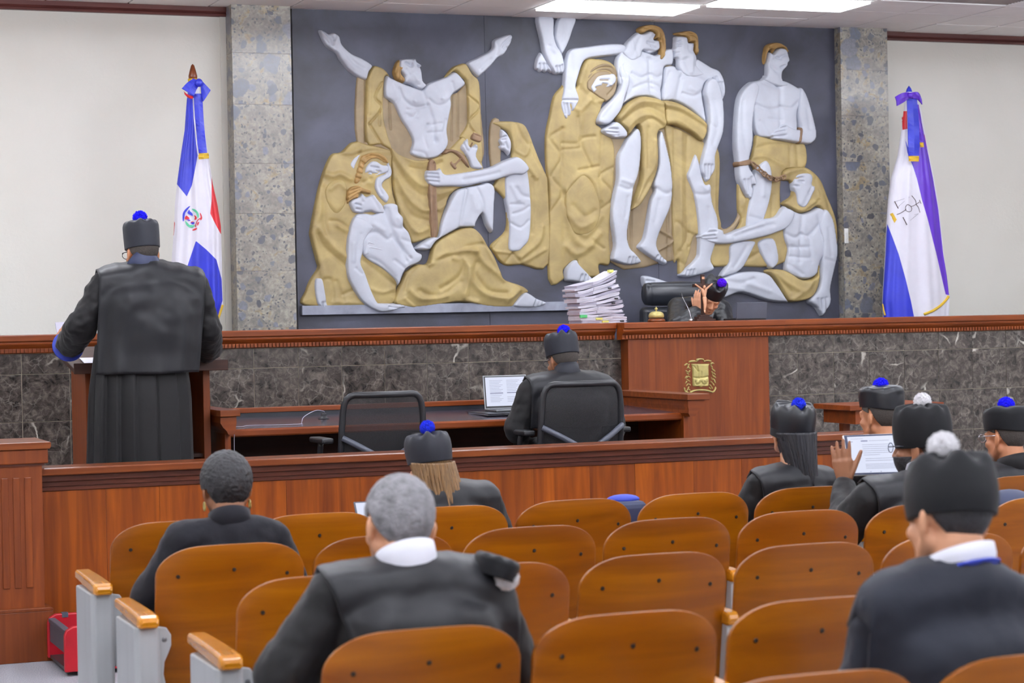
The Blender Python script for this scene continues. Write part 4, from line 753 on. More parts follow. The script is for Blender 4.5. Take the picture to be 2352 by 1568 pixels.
def make_standard(end=False):
    w_ = 0.042 if end else 0.03
    t = thing('seat_standard', 'x', 'seat support', (0, 0, 0), 'grey metal supports between the folding seats')
    # hollow sheet-metal upright seen from behind
    if not end: MB().prism([(-0.018, 0.0), (0.018, 0.0), (0.018, 0.22), (-0.018, 0.22)], 'z', 0.0, 0.634).obj('upright', M['metal_gray'], t, bevel=0.004)
    else: MB().prism([(-w_, -0.09), (-w_+0.012, -0.115), (w_-0.012, -0.115), (w_, -0.10), (w_, 0.22), (0.016, 0.24), (-0.016, 0.24), (-w_, 0.22)], 'z', 0.0, 0.628).obj('upright', M['metal_gray'], t, bevel=0.006)
    MB().box(-0.05, 0.05, -0.1, 0.26, 0, 0.012).obj('foot_plate', M['metal_gray'], t, bevel=0.003)
    ar = MB(); rg = []
    yo, wf = (0.0, 1.0) if end else (0.13, 0.6)
    for y, w, z0, z1 in ((-0.145, 0.026, 0.634, 0.648), (-0.14, 0.033, 0.627, 0.66), (-0.12, 0.037, 0.624, 0.668), (-0.05, 0.036, 0.626, 0.672), (0.1, 0.033, 0.632, 0.676), (0.24, 0.031, 0.64, 0.678), (0.3, 0.03, 0.642, 0.678), (0.312, 0.024, 0.646, 0.674)):
        w *= wf; y = y+yo*max(0, (0.3-y)/0.45)
        rg.append([(-w*0.8, y, z0), (w*0.8, y, z0), (w, y, z0+0.008), (w, y, z1-0.008), (w*0.8, y, z1), (-w*0.8, y, z1), (-w, y, z1-0.008), (-w, y, z0+0.008)])
    ar.rings(rg).obj('armrest', M['wood_arm'], t, bevel=0.003)
    def lobes(sx):
        mb = MB()
        prof = [(-0.045, 0.36), (-0.02, 0.345), (0.0, 0.355), (0.006, 0.38), (-0.004, 0.41), (-0.014, 0.46), (-0.01, 0.50), (0.004, 0.53), (0.014, 0.555), (0.014, 0.59), (-0.002, 0.615), (-0.03, 0.62), (-0.045, 0.60)]
        mb.prism([(sx*((0.075 if end else 0.05)+a), z) for a, z in prof], 'y', -0.062 if end else -0.012, -0.05 if end else 0.0)
        return mb
    for sx in (1,):
        br = lobes(sx).obj('hinge_bracket', M['metal_gray'], t, bevel=0.003)
        for z in (0.575, 0.38):
            MB().lathe((sx*(0.066 if end else 0.041), -0.062 if end else -0.012, z), [(0.0, -0.006), (0.006, -0.005), (0.009, 0.0)], 10, 0, (0, 1, 0)).obj('bolt', M['steel'], br)
    return t
ORD = ['first', 'second', 'third', 'fourth', 'fifth', 'sixth', 'seventh', 'eighth', 'ninth']
ROWN = {1: 'front row', 2: 'second row', 3: 'third row', 4: 'fourth row', 5: 'rearmost row'}
RANGE = {1: range(0, 8), 2: range(0, 7), 3: range(0, 6), 4: range(0, 4), 5: range(1, 3)}
OCC = {(1, 0): 'holding the short-haired woman in a black jacket', (1, 2): 'holding the woman with long brown hair', (1, 5): 'holding the woman with long black hair', (1, 6): 'mostly hidden behind the man with the tablet', (1, 7): 'holding the capped man at the right edge',
       (2, 5): 'holding the man with the tablet', (4, 0): 'in front of us, holding the grey-haired man', (5, 2): 'holding the nearest man in a white-tufted cap'}
seat0 = make_seat(); std0 = make_standard(); std1 = make_standard(True); used = False; used1 = used2 = False
for r in RANGE:
    ks = list(RANGE[r])
    for k in ks:
        x = ROWX[r]+PITCH*k+SW
        lb = f"{'occupied' if (r,k) in OCC else 'empty'} folding plywood seat, {ORD[k-ks[0]]} from the left in the {ROWN[r]}"
        if (r, k) in OCC: lb = f"folding plywood seat in the {ROWN[r]} {OCC[(r,k)]}"
        if not used: seat0.location = (x, ROWY[r], 0); seat0.scale = (1, 1, ROWZ[r]); seat0['label'] = lb; o = seat0
        else: dup(seat0, (x, ROWY[r], 0), lb, scale=(1, 1, ROWZ[r]))
        xs = ROWX[r]+PITCH*k-0.021
        if k == 0: xs -= 0.035
        lb2 = f"grey metal seat support with a wooden armrest, {ORD[k-ks[0]]} from the left in the {ROWN[r]}"
        if k == 0 and r < 4: lb2 = {1: 'grey aisle-end seat support with orange armrest, front row, farthest of three', 2: 'grey aisle-end seat support with orange armrest, second row, middle of three', 3: 'grey aisle-end seat support with orange armrest, third row, nearest of three'}[r]
        if k == 0 and r < 5:
            if not used1: std1.location = (xs, ROWY[r], 0); std1['label'] = lb2; used1 = True
            else: dup(std1, (xs, ROWY[r], 0), lb2)
        elif not used2: std0.location = (xs, ROWY[r], 0); std0['label'] = lb2; used2 = True
        else: dup(std0, (xs, ROWY[r], 0), lb2, scale=(1, 1, ROWZ[r]))
        used = True

# ------------------------------------------------------------------ things on the benches and desks
BT = 1.585
# case files: leaning pile of loose sheaves
prev = BT
for i in range(13):
    f = i/12.0
    h = 0.0205+0.004*math.sin(i*2.1)
    xl = 5.86-0.045*f+0.012*math.sin(i*3.3); xr = 6.20-0.075*f+0.010*math.sin(i*1.7); tilt = max(0.0, (f-0.12))*0.125
    t = thing('case_file', f"sheaf of loose white pages, {['lowest','second','third','fourth','fifth','sixth','seventh','eighth','ninth','tenth','eleventh','twelfth','topmost'][i]} from the bottom of the leaning pile".replace('lowest from', 'at').replace('topmost from the bottom', 'topmost'), 'paper', ((xl+xr)/2, 13.66, prev), 'case files piled on the bench')
    nl = 5
    for part, (a, b) in enumerate(((0.0, 0.40), (0.405, 1.0))):
        mb = MB()
        for l in range(nl):
            z0 = prev+h*l/nl+0.0003; z1 = prev+h*(l+1)/nl-0.0003
            da = random.uniform(-0.005, 0.005) if part == 0 else 0.0; db = random.uniform(-0.006, 0.006) if part else 0.0
            yf = 13.545+random.uniform(-0.004, 0.004); rg = []
            for q in range(7):
                s = a+(b-a)*q/6; x = xl+(xr-xl)*s+(da if q == 0 else 0)+(db if q == 6 else 0)
                up = tilt*(s**1.6)*0.9+0.002*math.sin(s*9+i)*(1+l*0.3)
                rg.append([(x, yf, z0+up), (x, 13.77, z0+up), (x, 13.77, z1+up), (x, yf, z1+up)])
            mb.rings(rg)
        mb.obj('page_block', M['paper'] if (i+part) % 3 else M['paper_grey'], t)
    if i in (0, 5, 6, 9):
        s = 0.9-0.12*(i % 2); x = xl+(xr-xl)*s; z = prev+tilt*(s**1.6)*0.9+h*0.35
        MB().box(x-0.012, x+0.012, 13.535, 13.55, z, z+0.01).obj('binder_clip', M['black_plastic'], t)
    if i in (0, 1):
        x = xl+(xr-xl)*(0.5 if i == 0 else 0.37); MB().box(x-0.018, x+0.03, 13.536, 13.55, prev+0.004, prev+0.018).obj('sticky_note', M['yellow_note'], t)
    if i == 2: MB().box(xl-0.012, xl+0.04, 13.534, 13.55, prev-0.004, prev+0.016).obj('sticky_note', M['green_note'], t)
    if i == 12: MB().box(xr-0.05, xr-0.02, 13.56, 13.6, prev+tilt*0.8+h, prev+tilt*0.8+h+0.02).obj('sticky_note', M['yellow_note'], t)
    prev += h
# desk bell
t = thing('desk_bell', 'brass call bell on a round wooden base on the bench', 'bell', (6.46, 13.6, BT))
MB().lathe((6.46, 13.6, BT), [(0, 0), (0.062, 0), (0.064, 0.012), (0.056, 0.02), (0.05, 0.026), (0, 0.026)], 28).obj('base', M['wood_railcap'], t, smooth=True)
MB().lathe((6.46, 13.6, BT+0.03), [(0.05, 0), (0.055, 0.004), (0.055, 0.02), (0.048, 0.034), (0.03, 0.044), (0.0, 0.047)], 28).obj('dome', M['brass'], t, smooth=True)
MB().lathe((6.46, 13.6, BT+0.075), [(0.006, 0), (0.005, 0.012), (0.011, 0.016), (0.012, 0.022), (0.004, 0.026), (0.003, 0.034), (0.0, 0.036)], 16).obj('button', M['brass'], t, smooth=True)
# crucifix
cx, cy = 6.822, 13.58
t = thing('crucifix', 'dark standing crucifix with a copper-coloured figure on the bench', 'crucifix', (cx, cy, BT))
MB().box(cx-0.075, cx+0.075, cy-0.05, cy+0.05, BT, BT+0.016).box(cx-0.055, cx+0.055, cy-0.037, cy+0.037, BT+0.016, BT+0.032).box(cx-0.036, cx+0.036, cy-0.026, cy+0.026, BT+0.032, BT+0.046).obj('stepped_base', M['wood_dark'], t, bevel=0.002)
MB().box(cx-0.0135, cx+0.0135, cy-0.009, cy+0.009, BT+0.046, 1.918).obj('upright', M['wood_dark'], t, bevel=0.002)
MB().box(cx-0.078, cx+0.078, cy-0.0085, cy+0.0085, 1.828, 1.852).obj('crossbar', M['wood_dark'], t, bevel=0.002)
MB().box(cx-0.01, cx+0.01, cy-0.012, cy-0.008, 1.885, 1.902).obj('scroll', M['copper'], t)
cf = MB(); yb = cy-0.018
cf.caps((cx-0.066, yb, 1.848), 0.005, (cx-0.02, yb, 1.815), 0.008); cf.caps((cx+0.066, yb, 1.85), 0.005, (cx+0.02, yb, 1.815), 0.008)
cf.ell((cx+0.001, yb-0.006, 1.828), (0.011, 0.012, 0.014)); cf.caps((cx-0.012, yb, 1.807), 0.012, (cx+0.003, yb, 1.76), 0.011); cf.caps((cx+0.012, yb, 1.807), 0.012, (cx+0.003, yb, 1.76), 0.011)
cf.ell((cx+0.004, yb, 1.75), (0.016, 0.012, 0.015)); cf.caps((cx, yb, 1.745), 0.011, (cx+0.002, yb-0.004, 1.705), 0.009); cf.caps((cx+0.009, yb, 1.745), 0.011, (cx+0.007, yb-0.004, 1.705), 0.009)
cf.caps((cx+0.002, yb-0.004, 1.705), 0.009, (cx+0.001, yb, 1.662), 0.006); cf.caps((cx+0.007, yb-0.004, 1.705), 0.009, (cx+0.005, yb, 1.662), 0.006); cf.caps((cx+0.002, yb, 1.662), 0.007, (cx+0.002, yb-0.006, 1.648), 0.006)
cf.obj('corpus', M['copper'], t, smooth=True)
# gooseneck microphone
t = thing('microphone', 'thin gooseneck microphone standing on the bench before the judge', 'microphone', (6.745, 13.62, BT))
MB().lathe((6.745, 13.62, BT), [(0, 0), (0.02, 0), (0.018, 0.012), (0.006, 0.02), (0, 0.02)], 16).obj('base', M['chrome'], t, smooth=True)
MB().tube(spline([(6.745, 13.62, BT+0.015), (6.735, 13.63, 1.66), (6.72, 13.66, 1.72), (6.706, 13.68, 1.765)], 5), 0.0025, 8).obj('gooseneck', M['chrome'], t, smooth=True)
MB().caps((6.706, 13.68, 1.765), 0.006, (6.704, 13.69, 1.785), 0.007).obj('capsule', M['black_plastic'], t, smooth=True)
def laptop(label, x0, x1, yh, zb, depth, hgt, lean, lid_m, screen, facing=-1, nm='laptop_computer'):
    # facing -1: keyboard and screen towards the camera (-y)
    t = thing(nm, label, 'laptop', ((x0+x1)/2, yh+facing*depth/2, zb))
    a, b = sorted((yh, yh+facing*depth))
    MB().box(x0, x1, a, b, zb, zb+0.014).obj('base', M['steel'] if screen else M['black_plastic'], t, bevel=0.003)
    MB().box(x0+0.02, x1-0.02, a+0.08 if facing < 0 else a+0.03, b-0.03 if facing < 0 else b-0.08, zb+0.014, zb+0.0165).obj('keyboard', M['black_plastic'], t)
    d = Vector((0, -facing*lean, 1)).normalized(); n = Vector((0, facing, facing*facing*lean)).normalized() if facing < 0 else Vector((0, 1, lean)).normalized()
    o = Vector((0, yh, zb+0.012))
    def quad(xa, xb, v0, v1, off, th):
        return [Vector((x, 0, 0))+o+d*v+n*(off+e) for e in (0, th) for x, v in ((xa, v0), (xb, v0), (xb, v1), (xa, v1))]
    FF = [(0, 3, 2, 1), (4, 5, 6, 7), (0, 1, 5, 4), (1, 2, 6, 5), (2, 3, 7, 6), (3, 0, 4, 7)]
    ld = MB().add(quad(x0, x1, 0, hgt, -0.008, 0.008), FF).obj('lid', lid_m, t, bevel=0.002)
    if screen:
        MB().add(quad(x0+0.006, x1-0.006, 0.006, hgt-0.006, 0.0003, 0.0006), FF).obj('bezel', M['black_plastic'], ld)
        MB().add(quad(x0+0.014, x1-0.014, 0.018, hgt-0.012, 0.001, 0.0006), FF).obj('screen', M['screen'], ld)
        mb = MB(); W = x1-x0
        for cc in (0.14, 0.53):
            for k in range(15):
                v = hgt*0.84-k*hgt*0.045
                if k in (8,): mb.add(quad(x0+W*cc, x0+W*(cc+0.3), v-0.004, v+0.001, 0.0018, 0.0003), FF); continue
                if k in (9, 10) and cc > 0.3: continue
                mb.add(quad(x0+W*cc, x0+W*(cc+0.30-0.08*((k*7) % 3)/2), v, v+0.0016, 0.0018, 0.0003), FF)
        mb.obj('text_line', M['screen_text'], ld, kind='stuff')
    return t
laptop('dark laptop with its lid turned to us on the right of the bench', 7.157, 7.405, 13.72, BT, 0.2, 0.118, 0.12, M['grey_plastic'], False, facing=1)
laptop('open laptop with a lit document on the long desk', 4.625, 4.915, 12.23, 1.0575, 0.2, 0.21, 0.14, M['steel'], True)
t = thing('leather_folder', 'black leather folder lying under the open laptop', 'folder', (4.7, 12.1, 1.03))
MB().box(4.53, 4.9, 11.93, 12.29, 1.041, 1.047).obj('cover', M['leather'], t, bevel=0.003)
MB().box(4.535, 4.9, 11.94, 12.28, 1.047, 1.051).obj('pages', M['paper'], t)
MB().box(4.53, 4.9, 11.93, 12.29, 1.051, 1.057).obj('cover', M['leather'], t, bevel=0.003)
# power plug and cable on the desk
t = thing('power_socket', 'small black plug in a round desk socket', 'socket', (3.6, 12.27, 1.03))
MB().lathe((3.6, 12.27, 1.0465), [(0, 0), (0.034, 0), (0.034, 0.003), (0.02, 0.006), (0.02, 0.016), (0.0, 0.016)], 20).obj('socket', M['black_plastic'], t, smooth=True)
MB().box(3.585, 3.615, 12.258, 12.282, 1.060, 1.081).obj('plug', M['black_plastic'], t, bevel=0.004)
cb = spline([(3.6, 12.26, 1.081), (3.58, 12.2, 1.095), (3.5, 12.1, 1.105), (3.4, 12.0, 1.075), (3.37, 11.95, 1.040), (3.34, 11.86, 1.040), (3.2, 11.86, 1.040), (3.05, 11.92, 1.040), (2.98, 11.82, 1.040), (2.905, 11.80, 1.040), (2.895, 11.67, 1.03), (2.893, 11.66, 0.95), (2.892, 11.67, 0.7)], 6)
tag(MB().tube(cb, 0.0018, 6).obj('power_cable', M['paper_grey'], smooth=True), 'thin loose cable trailing over the left of the long desk', 'cable')
# red folding crate
t = thing('folding_crate', 'red and grey folding crate on the floor beside the front aisle seat', 'crate', (1.84, 10.1, 0))
for y in (9.9, 10.38):
    mb = MB(); c = [(1.63, 0.02), (2.06, 0.02), (2.06, 0.19), (2.05, 0.215), (2.02, 0.232), (1.67, 0.232), (1.64, 0.215), (1.63, 0.19)]
    mb.prism(c, 'y', y, y+0.03); mb.obj('end_panel', M['red_plastic'], t, bevel=0.006)
    MB().box(1.70, 1.73, y-0.004, y+0.034, 0.214, 0.236).obj('hinge', M['grey_plastic'], t)
for x in (1.64, 2.03):
    MB().box(x, x+0.02, 9.93, 10.38, 0.10, 0.21).obj('side_wall', M['grey_plastic'], t, bevel=0.004)
    MB().box(x-0.006, x+0.028, 9.93, 10.38, 0.195, 0.215).obj('rim', M['grey_plastic'], t, bevel=0.004)
MB().box(1.64, 2.05, 9.93, 10.38, 0.02, 0.035).obj('bottom', M['black_plastic'], t)
t = tag(MB().ell((1.86, 10.15, 0.11), (0.16, 0.2, 0.075), n=20).obj('black_bag', M['leather'], smooth=True), 'black soft bag lying inside the red crate', 'bag')
# bag with a blue lid between two front-row seats
t = thing('shoulder_bag', 'dark navy bag with a bright blue top, between two front-row seats', 'bag', (3.69, 8.3, 0.44))
MB().box(3.60, 3.83, 8.17, 8.34, 0.445, 0.838).obj('bag_body', M['navy'], t, bevel=0.03, seg=3)
MB().ell((3.745, 8.25, 0.842), (0.075, 0.05, 0.022), n=20).obj('lid', M['blue_trim'], t, smooth=True)
t = tag(MB().ell((5.07, 7.33, 0.80), (0.13, 0.1, 0.085), n=20).ell((5.08, 7.36, 0.62), (0.14, 0.11, 0.18), n=20).obj('soft_bag', M['navy'], smooth=True), 'rounded dark blue bag at the right edge in the second row', 'bag')

# ------------------------------------------------------------------ gilt coat of arms on the bench front
ZE = (1540, 800, 13.06)
t = thing('coat_of_arms', 'gilt coat of arms with shield, branches and ribbons on the bench front', 'emblem', (6.6, 13.28, 1.1))
def gilt(nm, poly, lev, amp, rad, st='', smooth=True):
    mb = MB(); carve(mb, pts_of(poly, ZE), strokes_of(st, ZE), 13.285, lev/1000, amp/1000, rad/13.06, step=0.9, smooth=smooth)
    return mb.obj(nm, M['brass'], t, smooth=True)
gilt('shield', "600,462 890,455 1170,458 1135,520 1140,800 1138,1080 1110,1135 960,1140 905,1180 850,1140 690,1140 655,1090 650,850 632,520", 8, 8, 50, "20,-4:660,520 800,680;20,-4:760,500 810,680;20,-3:810,700 810,860;20,-3:900,700 900,860;24,-5:690,870 840,890 1130,840;20,4:820,960 800,1000;20,4:1000,950 1010,990;20,-5:720,1000 760,1080 860,1060 905,1000 940,1060 1040,1080 1090,1000")
gilt('top_ribbon', "540,420 560,370 640,345 730,350 770,380 765,320 830,292 930,290 1000,310 1015,360 1080,335 1180,345 1230,370 1200,410 1150,395 1080,385 990,400 970,350 860,350 790,400 720,410 600,420", 6, 6, 20)
gilt('bottom_ribbon', "560,1330 600,1270 700,1235 880,1215 1060,1220 1180,1250 1280,1290 1260,1340 1190,1320 1060,1290 900,1275 720,1290 600,1350", 6, 6, 24)
for nm, ps in (('laurel_leaf', [(540, 500), (560, 590), (520, 560), (490, 690), (560, 690), (520, 760), (500, 860), (560, 850), (460, 860), (520, 950), (470, 1010), (550, 970), (500, 1090), (570, 1080), (530, 1180), (560, 1230), (500, 1250)]), ('palm_leaf', [(1230, 540), (1260, 620), (1310, 660), (1250, 720), (1320, 760), (1280, 820), (1330, 850), (1240, 900), (1310, 940), (1330, 1000), (1230, 1010), (1290, 1080), (1200, 1110), (1240, 1170), (1180, 1190)])):
    for i, (x, y) in enumerate(ps):
        a = (-0.9 if i % 2 else 0.6) if nm[0] == 'l' else -0.7+0.2*(i % 2); L = 62; w = 24; c, s = math.cos(a+PI/2), math.sin(a+PI/2)
        poly = ' '.join(f"{x+u*L*c-v*w*s:.0f},{y+u*L*s+v*w*c:.0f}" for u, v in ((-1, 0), (-0.3, 0.9), (0.4, 0.8), (1, 0), (0.4, -0.8), (-0.3, -0.9)))
        gilt(nm, poly, 5, 5, 18)
for poly in ("400,500 470,440 520,450 530,490 480,490 440,520", "1180,470 1220,410 1290,420 1320,470 1260,460 1210,510", "390,1170 440,1180 450,1250 500,1280 560,1350 480,1350 420,1290", "1340,1130 1375,1190 1350,1260 1290,1330 1220,1310 1300,1240", "470,1330 480,1280 540,1300 560,1350"):
    gilt('scroll', poly, 5, 5, 18)

# ------------------------------------------------------------------ flags on poles
def at_flag(px, py, Y, off=0.0):
    w = atY(px, py, Y); w[1] -= off; return w
def flag(label, Y, outline, regions, default, tipx, tipy, fold, seed):
    p0 = atY(tipx, tipy, Y+0.03)
    t = thing('flag_on_pole', label, 'flag', (p0[0], Y+0.03, 0.62))
    zb = 0.62
    MB().lathe((p0[0], Y+0.03, zb), [(0, 0), (0.15, 0), (0.15, 0.015), (0.06, 0.05), (0.025, 0.06), (0, 0.06)], 24).obj('pole_base', M['wood_railcap'], t, smooth=True)
    MB().tube([(p0[0], Y+0.03, zb+0.05), (p0[0], Y+0.03, p0[2]-0.05)], 0.014).obj('pole', M['wood_railcap'], t, smooth=True)
    ys = np.array([o[0] for o in outline], float); xl = np.array([o[1] for o in outline], float); xr = np.array([o[2] for o in outline], float)
    NV, NU = 260, 300; V = []; cols = []
    rs = np.random.RandomState(seed); ph = rs.uniform(0, 6.28, 8)
    for j in range(NV+1):
        py = ys[0]+(ys[-1]-ys[0])*j/NV; a = np.interp(py, ys, xl); b = np.interp(py, ys, xr)
        A = atY(a, py, Y); B = atY(b, py, Y); f = j/NV
        hw = (B[0]-A[0])/2; c = (A+B)/2; hd = min(hw*0.55, 0.11)
        for i in range(NU):
            q = 2*PI*i/NU
            fo = fold*f**0.7*(math.sin(7*q+ph[0]+f*1.1)+0.6*math.sin(11*q+ph[1]-f*1.5)+0.35*math.sin(17*q+ph[2]+f))
            x = c[0]+hw*math.cos(q); y = Y+math.sin(q)*hd+fo*min(1.0, abs(math.sin(q))*1.6)
            V.append((x, y, c[2]))
    F = [(j*NU+i, j*NU+(i+1) % NU, (j+1)*NU+(i+1) % NU, (j+1)*NU+i) for j in range(NV) for i in range(NU)]
    Va = np.array(V); Fc = Va[np.array(F)].mean(1); S = proj(Fc)
    mats = [default]+[r[0] for r in regions]; mi = np.zeros(len(F), int)
    for k, (m, poly) in enumerate(regions):
        P = np.array(poly, float); mi[inside(S, P)] = k+1
    mi[Fc[:, 1] > Y+0.02] = 0
    # pull the cloth's vertices onto the seams between the coloured panels
    adj = {}
    for fi, f in enumerate(F):
        for q in f: adj.setdefault(q, set()).add(mi[fi])
    SV = proj(Va)
    for q, st_ in adj.items():
        if len(st_) > 1 and Va[q, 1] < Y+0.02:
            best = (9.0, None)
            for k in st_:
                if k == 0: continue
                P = np.array(regions[k-1][1], float); dd, nn = seg_dist(SV[q][None], P, np.roll(P, -1, 0))
                if dd[0] < best[0]: best = (dd[0], nn[0])
            if best[1] is not None and best[0] < 3.0: V[q] = tuple(atY(best[1][0], best[1][1], Va[q, 1]))
    mb = MB(); mb.v = V; mb.f = F; mb.mi = mi.tolist()
    fl = mb.obj('flag_cloth', [M[m] for m in mats], t, smooth=True)
    bvh = BVHTree.FromPolygons([Vector(v) for v in V], F)
    def surf(px, py, off=0.004):
        d = Vector(ray(px, py)).normalized(); h = bvh.ray_cast(Vector(EYE), d)
        if h[0] is None: p = atY(px, py, Y-0.05); return Vector(p)
        return h[0]-d*off
    def decal(nm, poly, m, off=0.004, close=True):
        P = spline(poly, 3, True) if close else np.array(poly, float); c = P.mean(0); n = len(P)
        vs_ = [surf(*c, off)]+[surf(*(c+(p-c)*0.5), off) for p in P]+[surf(*p, off) for p in P]
        fs = [(0, 1+i, 1+(i+1) % n) for i in range(n)]+[(1+i, 1+n+i, 1+n+(i+1) % n, 1+(i+1) % n) for i in range(n)]
        return MB().add(vs_, fs).obj(nm, M[m], fl)
    def line(nm, pts, w, m, off=0.003):
        S_ = spline(pts, 4) if len(pts) > 2 else np.array(pts, float)
        return MB().tube([surf(*p, off) for p in S_], w, 6).obj(nm, M[m], fl, smooth=True)
    return t, decal, line
def ribbon(t, nm, left, right, Y, m, th=0.006):
    L = spline(left, 5); Rr = spline(right, 5); rg = []
    for i in range(len(L)):
        w = 0.006*math.sin(i*0.9); a = at_flag(*L[i], Y+w); b = at_flag(*Rr[i], Y-w); mid = (a+b)/2; mid[1] -= 0.008
        rg.append([a, mid, b, b+(0, th, 0), mid+(0, th, 0), a+(0, th, 0)])
    return MB().rings(rg).obj(nm, M[m], t, smooth=False, bevel=0.0)
FY = 14.85
t, decal, line = flag('national flag in blue, white and red on the left pole beside the stone column', FY,
  [(192, 434, 456), (230, 429, 462), (300, 424, 470), (352, 416, 478), (420, 407, 488), (470, 402, 499), (520, 400, 507), (590, 395, 509), (640, 392, 510), (700, 391, 512), (742, 392, 500)],
  [('flag_blue', [(420, 190), (447, 190), (447, 229), (454, 357), (441, 425), (429, 451), (404, 420), (410, 330), (422, 229)]),
   ('flag_red', [(486, 380), (486, 460), (483, 490), (495, 515), (507, 537), (515, 530), (505, 420), (492, 380)]),
   ('flag_red', [(396, 500), (402, 512), (399, 540), (392, 545)]),
   ('flag_blue', [(450, 553), (474, 573), (497, 596), (509, 640), (511, 690), (497, 738), (468, 745), (430, 745), (392, 745), (395, 700), (415, 660), (430, 612)])],
  'flag_white', 443, 155, 0.013, 3)
p = atY(443, 178, FY+0.03)
MB().lathe((p[0], FY+0.03, p[2]-0.02), [(0.0, 0), (0.03, 0.0), (0.032, 0.03), (0.022, 0.07), (0.012, 0.105), (0.0, 0.118)], 16).obj('finial', M['wood_railcap'], t, smooth=True)
MB().lathe((p[0], FY+0.03, p[2]-0.03), [(0.0, 0), (0.036, 0.0), (0.036, 0.02), (0, 0.02)], 16).obj('gold_cord', M['gold_cloth'], t, smooth=True)
ribbon(t, 'ribbon_tail', [(444, 215), (446, 260), (450, 310), (455, 353)], [(465, 215), (467, 260), (471, 310), (476, 352)], FY-0.15, 'flag_blue')
ribbon(t, 'ribbon_edge', [(443, 225), (445, 270), (449, 315), (454, 356)], [(445, 225), (448, 270), (452, 315), (457, 356)], FY-0.158, 'flag_white', 0.003)
ribbon(t, 'ribbon_fringe', [(455, 352), (456, 360), (457, 366)], [(479, 351), (480, 358), (480, 364)], FY-0.155, 'gold_cloth')
ribbon(t, 'bow_loop', [(444, 180), (430, 190), (418, 203)], [(462, 188), (452, 205), (445, 221)], FY-0.17, 'flag_blue', 0.012)
ribbon(t, 'bow_loop', [(462, 184), (472, 194), (484, 207)], [(461, 195), (463, 215), (467, 233)], FY-0.17, 'flag_blue', 0.012)
ribbon(t, 'bow_under', [(422, 209), (430, 216), (444, 221)], [(424, 216), (432, 224), (442, 227)], FY-0.163, 'flag_red', 0.006)
w = at_flag(457, 190, FY-0.18); MB().ell(w, (0.028, 0.02, 0.03)).obj('bow_knot', M['flag_blue'], t, smooth=True)
KE = lambda x, y: (390+x/15.68, 460+y/15.68)
for nm, m, ps in (('emblem_ribbon', 'flag_blue', [(735, 205), (660, 235), (560, 320), (480, 440), (460, 560), (470, 740), (500, 740), (495, 620), (500, 520), (540, 400), (600, 330), (680, 270)]),
    ('emblem_branch', 'flag_green', [(790, 310), (880, 310), (980, 380), (1040, 480), (1050, 580), (1010, 640), (990, 560), (950, 460), (860, 390)]),
    ('emblem_branch', 'flag_green', [(550, 740), (590, 880), (700, 970), (830, 970), (910, 890), (800, 930), (690, 870), (620, 790)]),
    ('emblem_flag', 'flag_blue', [(705, 330), (720, 380), (815, 470), (820, 560), (750, 530), (632, 455)]),
    ('emblem_flag', 'flag_red', [(595, 545), (710, 640), (660, 690), (540, 670)]),
    ('emblem_flag', 'flag_purple', [(640, 655), (745, 720), (680, 745), (620, 690)]),
    ('emblem_flag', 'flag_red', [(870, 530), (940, 570), (970, 630), (935, 700), (880, 680), (905, 620)]),
    ('emblem_flag', 'flag_blue', [(745, 800), (890, 790), (850, 865), (800, 850)]), ('emblem_flag', 'flag_red', [(760, 770), (850, 760), (860, 800), (800, 825)]),
    ('emblem_motto', 'flag_red', [(1080, 440), (1140, 520), (1165, 640), (1130, 710), (1095, 690), (1115, 600)]),
    ('emblem_motto', 'flag_red', [(1060, 780), (1010, 910), (985, 880), (1000, 800)]), ('emblem_motto', 'flag_red', [(970, 985), (960, 1040), (870, 1085), (805, 1070), (880, 1020)])):
    decal(nm, [KE(*q) for q in ps], m)
line('emblem_outline', [KE(1110, 640), KE(1010, 710), KE(950, 830), KE(920, 960)], 0.003, 'flag_red')
line('flag_fringe', [(511, 700), (506, 716), (499, 736)], 0.010, 'gold_cloth')

t, decal, line = flag('blue, white and purple court flag with scales on the right pole', FY,
  [(212, 2081, 2105), (252, 2077, 2114), (300, 2072, 2122), (358, 2064, 2132), (412, 2049, 2142), (460, 2043, 2150), (513, 2039, 2157), (581, 2036, 2164), (640, 2032, 2172), (690, 2029, 2178), (728, 2031, 2176)],
  [('flag_red', [(2070, 255), (2083, 255), (2084, 296), (2073, 298)]),
   ('flag_red', [(2117, 300), (2124, 310), (2130, 345), (2123, 330)]),
   ('flag_purple', [(2106, 240), (2117, 280), (2130, 345), (2143, 410), (2155, 480), (2166, 580), (2182, 678), (2172, 676), (2150, 580), (2130, 500), (2118, 460), (2108, 418), (2096, 375)]),
   ('flag_blue', [(2038, 514), (2050, 545), (2064, 583), (2080, 640), (2092, 690), (2100, 730), (2020, 730), (2020, 690)]),
   ('flag_blue', [(2079, 318), (2096, 372), (2108, 418), (2098, 385), (2084, 350)])],
  'flag_white', 2088, 198, 0.012, 9)
p = atY(2088, 212, FY+0.03)
MB().lathe((p[0], FY+0.03, p[2]-0.03), [(0.0, 0), (0.026, 0.0), (0.028, 0.03), (0.018, 0.06), (0.0, 0.085)], 16).obj('finial', M['flag_blue'], t, smooth=True)
ribbon(t, 'ribbon_tail', [(2083, 225), (2085, 270), (2086, 320), (2087, 358)], [(2106, 225), (2110, 270), (2112, 320), (2111, 358)], FY-0.15, 'flag_blue')
ribbon(t, 'ribbon_tail', [(2100, 240), (2108, 280), (2113, 326)], [(2110, 240), (2117, 280), (2121, 328)], FY-0.135, 'flag_purple')
ribbon(t, 'ribbon_fringe', [(2087, 358), (2088, 364), (2088, 370)], [(2111, 358), (2111, 365), (2110, 371)], FY-0.155, 'gold_cloth')
